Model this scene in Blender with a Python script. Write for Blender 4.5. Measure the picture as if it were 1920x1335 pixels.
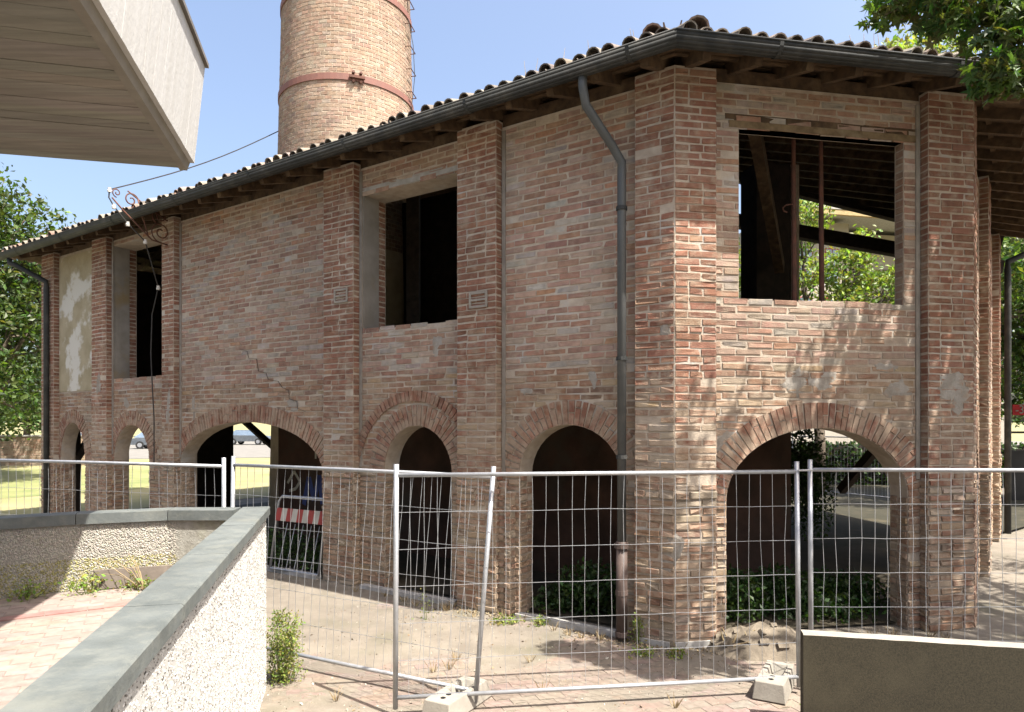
import bpy, math, random
from mathutils import Vector, Matrix, noise as mnoise
R = random.Random(7)
rad = math.radians
for o in list(bpy.data.objects): bpy.data.objects.remove(o)
S = bpy.context.scene
COL = S.collection

# ------------------------------------------------------------ camera, sky, sun, exposure
CAMH = 2.35
cd = bpy.data.cameras.new('camera'); cam = bpy.data.objects.new('camera', cd); COL.objects.link(cam)
cam.location = (0, 0, CAMH); cam.rotation_euler = (rad(90), 0, 0)
cd.sensor_width = 36; cd.lens = 1300/1920*36; cd.shift_y = 122.5/1920
cd.clip_start = .05; cd.clip_end = 2000
S.camera = cam
SUN_EL = rad(61); SUNH = Vector((.774, -.633, 0)).normalized()
SUN = Vector((SUNH.x*math.cos(SUN_EL), SUNH.y*math.cos(SUN_EL), math.sin(SUN_EL)))
w = bpy.data.worlds.new('World'); S.world = w; w.use_nodes = True
nt = w.node_tree; nt.nodes.clear()
sk = nt.nodes.new('ShaderNodeTexSky'); sk.sky_type = 'NISHITA'; sk.sun_disc = False
sk.sun_elevation = SUN_EL; sk.sun_rotation = math.atan2(SUNH.x, SUNH.y)
sk.air_density = 1.0; sk.dust_density = 7.0; sk.ozone_density = .8; sk.altitude = 250
bg = nt.nodes.new('ShaderNodeBackground'); bg.inputs[1].default_value = .105
wo = nt.nodes.new('ShaderNodeOutputWorld')
nt.links.new(sk.outputs[0], bg.inputs[0]); nt.links.new(bg.outputs[0], wo.inputs[0])
ld = bpy.data.lights.new('sun', 'SUN'); ld.energy = 5.0; ld.angle = rad(.53); ld.color = (1, .95, .87)
lo = bpy.data.objects.new('sun', ld); COL.objects.link(lo)
lo.rotation_euler = (-SUN).to_track_quat('-Z', 'Y').to_euler(); lo.location = (20, -15, 40)
vs = S.view_settings; vs.view_transform = 'Standard'; vs.look = 'None'; vs.gamma = 1; vs.use_curve_mapping = False
vs.exposure = 1.74

# ------------------------------------------------------------ materials
MATS = {}
def mat(name, c, c2=None, scale=4, rough=.85, bump=.0, bscale=40, metal=0, detail=6, attr=None, smear=None, smear_scale=5,
        smear_amt=.6, ramp=(.35, .65), spec=.3, transl=0, stretch=None, third=None, third_scale=1.2, third_ramp=(.55,.7), bdist=.01, zsmear=0, blotch=0):
    if name in MATS: return MATS[name]
    m = bpy.data.materials.new(name); m.use_nodes = True; MATS[name] = m
    N = m.node_tree; n = N.nodes; l = N.links; b = n['Principled BSDF']
    b.inputs['Roughness'].default_value = rough; b.inputs['Metallic'].default_value = metal
    b.inputs['Specular IOR Level'].default_value = spec
    geo = n.new('ShaderNodeNewGeometry'); pos = geo.outputs['Position']
    if stretch:
        mp = n.new('ShaderNodeMapping'); mp.inputs['Scale'].default_value = stretch[:3]
        if len(stretch) > 3: mp.inputs['Rotation'].default_value[2] = stretch[3]
        l.new(pos, mp.inputs[0]); pos2 = mp.outputs[0]
    else: pos2 = pos
    def noise(sc, det=detail, p=None, ro=.55):
        t = n.new('ShaderNodeTexNoise'); t.inputs['Scale'].default_value = sc; t.inputs['Detail'].default_value = det
        t.inputs['Roughness'].default_value = ro
        l.new(p or pos, t.inputs['Vector']); return t.outputs['Fac']
    def rmp(v, a, bb):
        t = n.new('ShaderNodeMapRange'); t.inputs[1].default_value = a; t.inputs[2].default_value = bb; t.clamp = True
        l.new(v, t.inputs[0]); return t.outputs[0]
    def mix(f, a, bb, mode='MIX'):
        t = n.new('ShaderNodeMix'); t.data_type = 'RGBA'; t.blend_type = mode
        if isinstance(f, float): t.inputs[0].default_value = f
        else: l.new(f, t.inputs[0])
        for i, v in ((6, a), (7, bb)):
            if isinstance(v, (tuple, list)): t.inputs[i].default_value = (*v[:3], 1)
            else: l.new(v, t.inputs[i])
        return t.outputs[2]
    if attr == 'obj':
        oi = n.new('ShaderNodeObjectInfo'); base = oi.outputs['Color']
    elif attr:
        at = n.new('ShaderNodeAttribute'); at.attribute_name = attr; base = at.outputs['Color']
    else: base = None
    f1 = rmp(noise(scale, p=pos2), *ramp)
    if base is None:
        base = mix(f1, c, c2 or tuple(x*.75 for x in c))
    else:
        k = n.new('ShaderNodeMapRange'); l.new(noise(scale, p=pos2), k.inputs[0])
        k.inputs[1].default_value = .25; k.inputs[2].default_value = .75; k.inputs[3].default_value = .72; k.inputs[4].default_value = 1.22
        cm = n.new('ShaderNodeCombineColor'); [l.new(k.outputs[0], cm.inputs[i]) for i in range(3)]
        base = mix(1.0, base, cm.outputs[0], 'MULTIPLY')
    if smear:
        nz = noise(smear_scale, 8, ro=.65)
        if zsmear:
            sx = n.new('ShaderNodeSeparateXYZ'); l.new(pos, sx.inputs[0]); zr = n.new('ShaderNodeMapRange'); zr.inputs[1].default_value = 3.15; zr.inputs[2].default_value = 2.3
            zr.inputs[3].default_value = 0; zr.inputs[4].default_value = zsmear; l.new(sx.outputs[2], zr.inputs[0])
            lf = n.new('ShaderNodeMath'); lf.operation = 'MULTIPLY_ADD'; lf.inputs[1].default_value = .45; l.new(noise(.9, 5), lf.inputs[0]); l.new(zr.outputs[0], lf.inputs[2])
            ad = n.new('ShaderNodeMath'); ad.operation = 'ADD'; l.new(nz, ad.inputs[0]); l.new(lf.outputs[0], ad.inputs[1])
            a2 = n.new('ShaderNodeMath'); a2.operation = 'SUBTRACT'; a2.inputs[1].default_value = .225; l.new(ad.outputs[0], a2.inputs[0]); nz = a2.outputs[0]
        f = rmp(nz, .47, .68)
        mm = n.new('ShaderNodeMath'); mm.operation = 'MULTIPLY'; mm.inputs[1].default_value = smear_amt; l.new(f, mm.inputs[0])
        base = mix(mm.outputs[0], base, smear)
    if third:
        base = mix(rmp(noise(third_scale, 7, ro=.6), *third_ramp), base, third)
    if blotch:
        k = n.new('ShaderNodeMapRange'); l.new(noise(.55, 7, ro=.6), k.inputs[0]); k.inputs[1].default_value = .3; k.inputs[2].default_value = .7; k.inputs[3].default_value = 1-blotch; k.inputs[4].default_value = 1+blotch
        cm = n.new('ShaderNodeCombineColor'); [l.new(k.outputs[0], cm.inputs[i]) for i in range(3)]
        base = mix(1.0, base, cm.outputs[0], 'MULTIPLY')
    l.new(base, b.inputs['Base Color'])
    if bump:
        bp = n.new('ShaderNodeBump'); bp.inputs['Strength'].default_value = bump; bp.inputs['Distance'].default_value = bdist
        l.new(noise(bscale, 8, ro=.65), bp.inputs['Height']); l.new(bp.outputs[0], b.inputs['Normal'])
    if transl:
        out = n['Material Output']; tr = n.new('ShaderNodeBsdfTranslucent'); mx = n.new('ShaderNodeMixShader'); mx.inputs[0].default_value = transl
        l.new(mix(1.0, base, (1.5, 1.5, .5), 'MULTIPLY'), tr.inputs[0]); l.new(b.outputs[0], mx.inputs[1]); l.new(tr.outputs[0], mx.inputs[2]); l.new(mx.outputs[0], out.inputs[0])
    return m

MORT = (.275, .222, .162)
M_mortar = mat('mortar', (.36, .305, .24), (.28, .23, .18), scale=9, bump=.7, bscale=55, third=(.30, .285, .26), third_scale=2.2, blotch=.2)
M_brick = mat('brick_joined', None, attr='col', scale=11, bump=.8, bscale=80, smear=MORT, smear_scale=7.5, smear_amt=.7, third=(.11, .08, .057), third_scale=2.6, third_ramp=(.62, .9), zsmear=.10, blotch=.22)
M_brick_o = mat('brick_single', None, attr='obj', scale=11, bump=.8, bscale=80, smear=MORT, smear_scale=7.5, smear_amt=.7, third=(.11, .08, .057), third_scale=2.6, third_ramp=(.62, .9), zsmear=.10, blotch=.22)
M_plaster = mat('old_plaster', (0.288, 0.248, 0.168), (0.216, 0.184, 0.116), scale=2.6, bump=.5, bscale=30, third=(0.416, 0.400, 0.360), third_scale=1.1, third_ramp=(.5, .56))
M_plgrey = mat('grey_plaster', (0.230, 0.212, 0.187), (0.170, 0.153, 0.128), scale=3, bump=.3, bscale=25, third=(0.204, 0.153, 0.085), third_scale=1.4)
M_cement = mat('cement', (0.320, 0.312, 0.296), (0.240, 0.228, 0.208), scale=8, bump=.5, bscale=40)
M_dark = mat('shade_dark_brick', (.03, .021, .016), (.014, .011, .009), scale=6, bump=.6, bscale=14)  # near black: the shade inside the kiln is put into the colour
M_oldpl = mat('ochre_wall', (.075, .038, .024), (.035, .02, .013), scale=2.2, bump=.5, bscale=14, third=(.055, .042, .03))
M_wood = mat('old_timber', (.085, .052, .027), (.04, .025, .014), scale=10, bump=.4, bscale=60, third=(.13, .09, .052), third_scale=3)
M_wood_d = mat('dark_timber', (.045, .032, .022), (.02, .015, .011), scale=8, bump=.4, bscale=40)
M_tile = mat('clay_tile', None, attr='obj', scale=12, bump=.6, bscale=60, smear=(.10, .095, .08), smear_scale=9, smear_amt=.7)
M_tile_j = mat('clay_tile_joined', None, attr='col', scale=12, bump=.6, bscale=60, smear=(.10, .095, .08), smear_scale=9, smear_amt=.7)
M_gutter = mat('grey_gutter_metal', (0.027, 0.028, 0.028), (0.022, 0.024, 0.023), scale=5, rough=.65, spec=.2, bump=.15, bscale=14, smear=(.075, .072, .064), smear_scale=4, smear_amt=.5, blotch=.2)
M_pipe = mat('grey_pipe_metal', (.06, .063, .062), (.05, .052, .051), scale=5, rough=.5, spec=.35, third=(.10, .095, .085), third_scale=3)
M_castiron = mat('cast_iron', (.085, .06, .05), (.06, .043, .036), scale=9, rough=.6, bump=.3, bscale=50)
M_galv = mat('galvanised_steel', (0.340, 0.347, 0.360), (0.272, 0.279, 0.292), scale=14, rough=.42, metal=.55, spec=.5)
M_rust = mat('rusty_iron', (.11, .045, .03), (.07, .035, .025), scale=10, rough=.8, bump=.3)
M_hoop = mat('rusty_hoop', (.19, .085, .065), (.15, .075, .06), scale=5, rough=.7, third=(.5, .45, .42), third_scale=3, third_ramp=(.68, .72))
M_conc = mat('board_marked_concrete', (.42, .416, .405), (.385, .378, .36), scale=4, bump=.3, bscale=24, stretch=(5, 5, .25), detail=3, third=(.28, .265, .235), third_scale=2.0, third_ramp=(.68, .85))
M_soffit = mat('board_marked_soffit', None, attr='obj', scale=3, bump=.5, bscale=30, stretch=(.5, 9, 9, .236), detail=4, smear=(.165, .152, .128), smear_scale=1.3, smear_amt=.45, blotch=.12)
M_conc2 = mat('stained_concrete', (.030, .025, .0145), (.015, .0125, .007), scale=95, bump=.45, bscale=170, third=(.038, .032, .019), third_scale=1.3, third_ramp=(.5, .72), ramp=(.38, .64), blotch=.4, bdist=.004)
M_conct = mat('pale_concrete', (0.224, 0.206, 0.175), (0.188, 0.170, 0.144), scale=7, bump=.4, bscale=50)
M_slate = mat('slate_coping', (.098, .109, .107), (.074, .083, .081), scale=5, rough=.6, bump=.35, bscale=45, third=(.125, .13, .115), third_scale=2, blotch=.25, smear=(.16, .165, .145), smear_scale=13, smear_amt=.4)
M_peb_w = mat('white_pebbledash', (0.390, 0.382, 0.363), (0.328, 0.320, 0.300), scale=30, bump=.3, bscale=90, blotch=.14)
M_peb_t = mat('tan_pebbledash', (0.254, 0.249, 0.219), (0.193, 0.186, 0.159), scale=22, bump=.7, bscale=60, third=(0.163, 0.164, 0.077), third_scale=1.4, bdist=.010)
M_dirt = mat('dusty_ground', (.165, .142, .113), (.125, .107, .085), scale=2.6, bump=.8, bscale=60, third=(.10, .09, .064), third_scale=1.1, third_ramp=(.5, .68), smear=(.19, .168, .138), smear_scale=9, smear_amt=.5, blotch=.16)
M_paver = mat('paver', None, attr='col', scale=20, bump=.5, bscale=80, smear=(.16, .138, .11), smear_scale=2.4, smear_amt=.8, blotch=.16)
M_pink = mat('pink_paver', None, attr='col', scale=16, bump=.3, bscale=80, smear=(.20, .165, .142), smear_scale=3, smear_amt=.7, blotch=.2)
M_drygrass = mat('dry_lawn', (0.214, 0.188, 0.097), (0.153, 0.148, 0.061), scale=.5, bump=.5, bscale=20)
M_green = mat('green_lawn', (0.105, 0.126, 0.042), (0.175, 0.168, 0.070), scale=.8, bump=.6, bscale=20)
M_asph = mat('asphalt', (0.151, 0.142, 0.126), (0.120, 0.113, 0.101), scale=1.5, bump=.3, bscale=60)
M_leaf = mat('leaf', None, attr='col', scale=3, rough=.5, transl=.38, spec=.4)
M_leaf_o = mat('leaf_single', None, attr='obj', scale=3, rough=.5, transl=.38, spec=.4)
M_bark = mat('bark', (.12, .095, .07), (.07, .055, .04), scale=8, bump=.8, bscale=25)
M_stem = mat('green_stem', (.10, .12, .035), (.08, .09, .03))
M_straw = mat('dry_stalk', (0.294, 0.231, 0.133), (0.210, 0.154, 0.084), scale=10)
M_white = mat('white_ceramic', (.5, .48, .44), rough=.3)
M_wire = mat('black_cable', (.03, .028, .026), rough=.6)
M_house = mat('beige_render', (.27, .245, .205), (.245, .22, .185), scale=.4, bump=.1)
M_red = mat('red_paint', (.25, .03, .03), (.19, .035, .03), rough=.6)
M_glass = mat('window_glass', (.10, .14, .19), (.14, .18, .23), rough=.08, spec=.8)
M_shutter = mat('dark_shutter', (.10, .07, .06), rough=.7)
M_roofr = mat('distant_roof', (0.210, 0.105, 0.070), (0.154, 0.077, 0.056), scale=3)
M_carw = mat('white_car_paint', (.72, .72, .72), rough=.25, spec=.6)
M_carg = mat('silver_car_paint', (.16, .18, .20), rough=.25, metal=.5, spec=.6)
M_tyre = mat('tyre_rubber', (.02, .02, .02), rough=.8)
M_lamp = mat('lamp_lens', (.6, .6, .6), rough=.1)
M_blue = mat('blue_spray_paint', (.06, .08, .22), rough=.7)
M_pale = mat('pale_spray_paint', (.45, .42, .33), rough=.7)
M_sign = mat('red_sign', (.50, .02, .03), rough=.4)
M_signw = mat('white_print', (.36, .35, .32), (.28, .27, .24), rough=.5)
M_rub = mat('rubble', (0.148, 0.122, 0.090), (0.090, 0.074, 0.054), scale=7, bump=.7, bscale=40)
M_frame = mat('dark_metal', (.012, .012, .012), (.009, .009, .009), rough=.5)

# ------------------------------------------------------------ mesh builders
class MB:
    def __init__(s): s.v = []; s.f = []; s.c = []; s.mi = []; s.cur = (1, 1, 1); s.m = 0
    def add(s, vs, fs):
        b = len(s.v); s.v.extend([tuple(v) for v in vs])
        for f in fs: s.f.append(tuple(i+b for i in f)); s.c.append(s.cur); s.mi.append(s.m)
    def quad(s, a, b, c, d): s.add((a, b, c, d), ((0, 1, 2, 3),))
    def hexa(s, p): s.add(p, ((0, 3, 2, 1), (4, 5, 6, 7), (0, 1, 5, 4), (1, 2, 6, 5), (2, 3, 7, 6), (3, 0, 4, 7)))
    def box(s, x0, x1, y0, y1, z0, z1):
        s.hexa([(x0, y0, z0), (x1, y0, z0), (x1, y1, z0), (x0, y1, z0), (x0, y0, z1), (x1, y0, z1), (x1, y1, z1), (x0, y1, z1)])
    def obox(s, o, ax, ay, az):           # corner origin and three edge vectors
        o, ax, ay, az = map(Vector, (o, ax, ay, az))
        s.hexa([o, o+ax, o+ax+ay, o+ay, o+az, o+ax+az, o+ax+ay+az, o+ay+az])
    def beam(s, a, b, wd, ht, up=(0, 0, 1)):
        a = Vector(a); b = Vector(b); d = (b-a).normalized(); sd = d.cross(Vector(up))
        if sd.length < 1e-4: sd = Vector((1, 0, 0))
        sd.normalize(); u = sd.cross(d)
        s.obox(a-sd*wd/2-u*ht/2, b-a, sd*wd, u*ht)
    def tube(s, pts, r, n=8, cap=True):
        pts = [Vector(p) for p in pts]; rs = r if isinstance(r, (list, tuple)) else [r]*len(pts)
        rings = []; u = None
        for i, p in enumerate(pts):
            d = (pts[min(i+1, len(pts)-1)]-pts[max(i-1, 0)]).normalized()
            if u is None:
                u = d.orthogonal().normalized()
            else:
                u = (u-d*u.dot(d)); u = u.normalized() if u.length > 1e-5 else d.orthogonal().normalized()
            w_ = d.cross(u)
            rings.append([p+(u*math.cos(2*math.pi*k/n)+w_*math.sin(2*math.pi*k/n))*rs[i] for k in range(n)])
        vs = [v for rg in rings for v in rg]; fs = []
        for i in range(len(pts)-1):
            for k in range(n):
                fs.append((i*n+k, i*n+(k+1) % n, (i+1)*n+(k+1) % n, (i+1)*n+k))
        if cap: fs.append(tuple(range(n-1, -1, -1))); fs.append(tuple(range((len(pts)-1)*n, len(pts)*n)))
        s.add(vs, fs)
    def prism(s, poly, h0, h1):
        n = len(poly); vs = [(p[0], p[1], h0) for p in poly]+[(p[0], p[1], h1) for p in poly]
        s.add(vs, [tuple(range(n-1, -1, -1)), tuple(range(n, 2*n))]+[(i, (i+1) % n, n+(i+1) % n, n+i) for i in range(n)])
    def mesh(s, name, mats, smooth=False):
        me = bpy.data.meshes.new(name); me.from_pydata(s.v, [], s.f)
        for m in (mats if isinstance(mats, list) else [mats]): me.materials.append(m)
        if any(s.mi): me.polygons.foreach_set('material_index', s.mi)
        ca = me.color_attributes.new('col', 'FLOAT_COLOR', 'CORNER'); buf = []
        for f, c in zip(s.f, s.c): buf += [*c, 1.0]*len(f)
        ca.data.foreach_set('color', buf)
        if smooth: me.polygons.foreach_set('use_smooth', [True]*len(s.f))
        me.update(); return me
    def build(s, name, mats, parent=None, smooth=False, kind=None):
        o = bpy.data.objects.new(name, s.mesh(name, mats, smooth)); link(o, parent)
        if kind: o['kind'] = kind
        return o
def link(o, parent=None):
    COL.objects.link(o)
    if parent is not None:
        o.parent = parent; o.matrix_parent_inverse = WM[parent.name].inverted() if parent.name in WM else Matrix()
    return o
WM = {}
def thing(name, label, cat, loc=(0, 0, 0), group=None):
    o = bpy.data.objects.new(name, None); COL.objects.link(o); o.location = loc; o.empty_display_size = .3
    WM[o.name] = Matrix.Translation(loc); o['label'] = label; o['category'] = cat
    if group: o['group'] = group
    return o
def tag(o, label, cat, group=None):
    o['label'] = label; o['category'] = cat
    if group: o['group'] = group
    return o
def struct(o): o['kind'] = 'structure'; return o
def lerp(a, b, t): return a+(b-a)*t
def jit(c, k=.12):
    f = 1+R.uniform(-k, k); return tuple(max(0, x*f*(1+R.uniform(-.04, .04))) for x in c)
def hd(a): a = rad(a); return Vector((math.sin(a), math.cos(a), 0))
UP = Vector((0, 0, 1))

# ------------------------------------------------------------ brick units
def unit_brick(rr):
    vs = []
    for y, cx, cz in ((-.6, 0, 0), (.62, 0, 0), (1, .022, .10)):
        for sx, sz in ((-1, -1), (1, -1), (1, 1), (-1, 1)):
            chip = rr.random() < .16 and y > 0
            vs.append((sx*(.5-cx-(rr.uniform(.03, .10) if chip else 0))+rr.uniform(-.016, .016), y*(rr.uniform(.1, .5) if chip else 1)+(rr.uniform(-.3, .2) if y > 0 else 0), sz*(.5-cz-(rr.uniform(.05, .18) if chip else 0))+rr.uniform(-.075, .075)))
    fs = [(8, 9, 10, 11)]
    for a in (0, 4):
        for k in range(4): fs.append((a+k, a+(k+1) % 4, a+4+(k+1) % 4, a+4+k))
    return vs, fs
UB = [unit_brick(random.Random(i)) for i in range(28)]
UBM = []
for i, (v, f) in enumerate(UB):
    m_ = MB(); m_.add(v, f); UBM.append(m_.mesh('brick', M_brick_o))
BRICKS = []     # (pos, du, n, len, h, proud, colour, owner, rank)
def add_brick(pos, du, n, ln, h, proud, col, owner, rot=0):
    pos = Vector(pos); dist = max(1.0, pos.y)
    vis = max(0.0, n.dot((Vector((0, 0, CAMH))-pos).normalized()))
    x = pos.x/dist*1300+960; y = 790-(pos.z-CAMH)/dist*1300
    inn = 1 if (0 < x < 1920 and 0 < y < 1335) else 0
    BRICKS.append([pos, du, n, ln, h, proud, col, owner, ln*h*vis/dist**2*inn, R.randrange(28)])
PAL = {
 'pillar': [(.175, .082, .052)]*6+[(.195, .098, .064)]*4+[(.155, .072, .046)]*3+[(.21, .118, .076)],
 'wall': [(.245, .15, .108)]*5+[(.265, .182, .138)]*4+[(.225, .128, .09)]*4+[(.27, .208, .165)]*2+[(.255, .22, .188)]*2+[(.185, .108, .08)]+[(.265, .15, .095)],
 'low': [(.21, .125, .08)]*5+[(.235, .155, .10)]*3+[(.19, .105, .066)]*4+[(.25, .175, .105)]+[(.23, .18, .13)]+[(.135, .085, .06)],
 'pale': [(.25, .16, .11)]*3+[(.27, .195, .138)]*2+[(.23, .135, .09)]*3+[(.26, .215, .165)],
}
CH = .0785
def brick_panel(org, du, n, width, h0, h1, zone, owner, excl=None, ln=.275, header=False, gap=.0165, proud=.0075, zone_fn=None, phase=0, jh=0.0):
    """courses of bricks on a vertical plane through org; excl(h) gives blocked u-intervals"""
    du = Vector(du); n = Vector(n); org = Vector(org)
    nco = max(1, round((h1-h0)/CH)); ch = (h1-h0)/nco
    for c in range(nco):
        hm = h0+(c+.5)*ch
        ivs = [(0, width)]
        for a, b in (excl(hm) if excl else []):
            nv = []
            for p, q in ivs:
                if b <= p or a >= q: nv.append((p, q)); continue
                if a > p: nv.append((p, a))
                if b < q: nv.append((b, q))
            ivs = nv
        for p, q in ivs:
            if q-p < .03: continue
            u = p+.004; z = zone_fn(hm) if zone_fn else zone
            first = (c+phase) % 2
            while u < q-.02:
                L_ = ln*(.5 if (first or header) else 1.0)*R.uniform(.94, 1.06)
                if zone == 'pillar' and not header and R.random() < .25: L_ = ln*.5
                first = 0
                if q-(u+L_) < .06: L_ = q-u-.004
                L_ = min(L_, q-u-.002)
                if L_ > .02:
                    col = jit(R.choice(PAL[z]))
                    pr = (proud if hm > 1.7 else max(proud, .016))*R.uniform(.6, 1.5)+jh
                    if R.random() < .05: pr *= .3
                    if R.random() < .012: u += L_+gap; continue
                    add_brick(org+du*(u+L_/2)+UP*(hm-org.z+R.uniform(-.004, .004)+.007*math.sin((u+L_/2)*2.1+c*.55)*min(1, width)), du, n, L_, ch-gap*R.uniform(.7, 1.5), pr, col, owner)
                u += L_+gap*R.uniform(.8, 1.3)

# ------------------------------------------------------------ kiln plan
C0 = Vector((1.675, 7.14, 0))
H_ = [79.5, 37.0, -8.0]
LF = 3.57
NL = Vector((-.562, -.827, 0)); DL = hd(-55.8)
def out_n(d): return Vector((d.y, -d.x, 0))
D2, D3, D4 = hd(79.5), hd(37), hd(-8)
LT = 7.8
C2 = C0+D2*LF; C3 = C2+D3*LT; C4 = C3+D4*LF
LEN = 14.65
E1 = C0+DL*LEN
WID = (C4-C0).dot(-NL)
E2 = E1-NL*WID
class Fr:
    def __init__(s, P, d, n): s.P = P; s.d = d; s.n = n
    def pt(s, u, h, o=0): return s.P+s.d*u-s.n*o+UP*h
FL = Fr(C0, DL, NL); FF = Fr(C0, D2, out_n(D2)); FT = Fr(C2, D3, out_n(D3)); F4 = Fr(C3, D4, out_n(D4))
FB = Fr(C4, DL, -NL); FE = Fr(E1, -NL, DL)
kiln = thing('brick_kiln', 'long two storey derelict red brick kiln with arches, open windows and tiled roof', 'kiln building', tuple(C0))
WT = 5.95; OW = .12; TH = .5

def arch_top(a, u):
    _, c, hw, s, r = a[:5]; t = (u-c)/hw
    return s+r*math.sqrt(max(0, 1-t*t))
def wall_core(fr, u0, u1, h0, h1, o0, o1, ops, mb=None):
    mb = mb or MB(); bp = {u0, u1}
    for op in ops:
        if op[0] == 'rect': bp |= {op[1], op[2]}
        else:
            for k in range(21): bp.add(op[1]-op[2]*math.cos(math.pi*k/20))
    bp = sorted(round(x, 5) for x in bp if u0-1e-6 <= x <= u1+1e-6)
    for a, b in zip(bp[:-1], bp[1:]):
        if b-a < 1e-4: continue
        um = (a+b)/2; L_ = []
        for op in ops:
            if op[0] == 'rect' and op[1] < um < op[2]: L_.append(((op[3],)*2, (op[4],)*2))
            if op[0] == 'arch' and abs(um-op[1]) < op[2]: L_.append(((h0, h0), (arch_top(op, a), arch_top(op, b))))
        L_.sort(); st = (h0, h0); segs = []
        for lo_, hi_ in L_:
            if lo_[0] > st[0]+1e-4: segs.append((st, lo_))
            st = hi_
        segs.append((st, (h1, h1)))
        for (la, lb), (ha, hb) in segs:
            if ha-la < 1e-3 and hb-lb < 1e-3: continue
            P = fr.pt
            mb.hexa([P(a, la, o0), P(b, lb, o0), P(b, lb, o1), P(a, la, o1), P(a, ha, o0), P(b, hb, o0), P(b, hb, o1), P(a, ha, o1)])
    return mb
def excl_fn(ops, T, u0):
    def f(h):
        r = []
        for op in ops:
            if op[0] == 'rect':
                if op[3] < h < op[4]: r.append((op[1]-u0, op[2]-u0))
            else:
                _, c, hw, s, rr = op[:5]
                if h < s: r.append((c-hw-u0, c+hw-u0))
                elif h < s+rr+T:
                    k = (hw+T)*math.sqrt(max(0, 1-((h-s)/(rr+T))**2)); r.append((c-k-u0, c+k-u0))
        return r
    return f
ARCHB = []
def voussoirs(fr, op, T, owner, o=OW, proud=.014, depth=.27, pal='pillar', split=True, th=.062):
    _, c, hw, s, r = op[:5]
    N = 400; pts = []
    for i in range(N+1):
        a = math.pi*i/N; pts.append((c-hw*math.cos(a), s+r*math.sin(a), a))
    ar = [0]
    for i in range(N):
        dm = T*.35; ar.append(ar[-1]+math.hypot(pts[i+1][0]-pts[i][0], pts[i+1][1]-pts[i][1])*(1+dm/max(hw, .3)))
    n = round(ar[-1]/(th+.014)); j = 0
    for k in range(n):
        t = ar[-1]*(k+.5)/n
        while ar[j+1] < t: j += 1
        u, h, a = pts[j]
        nu, nh = -math.cos(a)/hw, math.sin(a)/r; L_ = math.hypot(nu, nh); nu /= L_; nh /= L_
        parts = [(0.0, 1.0)]
        if split and R.random() < .42: parts = [(0, .48), (.53, 1)] if R.random() < .6 else [(0, .7), (.75, 1)]
        for p, q in parts:
            col = jit(R.choice(PAL[pal])); pr = proud*R.uniform(.7, 1.4)
            th0 = th*R.uniform(.85, 1.08)
            vs = []
            for oo in (o+depth, o-pr):
                for rr_, sg in ((p, -1), (q, -1), (q, 1), (p, 1)):
                    dist = T*rr_+(.004 if rr_ == 0 else 0); tw = th0*(.48+.05*rr_)*sg
                    vs.append(fr.pt(u+nu*dist-nh*tw*1+R.uniform(-.003, .003), h+nh*dist+nu*tw*1+R.uniform(-.003, .003), oo))
            ARCHB.append((vs, col, owner, T*(q-p)*th0/fr.pt(u, h).y**2))

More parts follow.
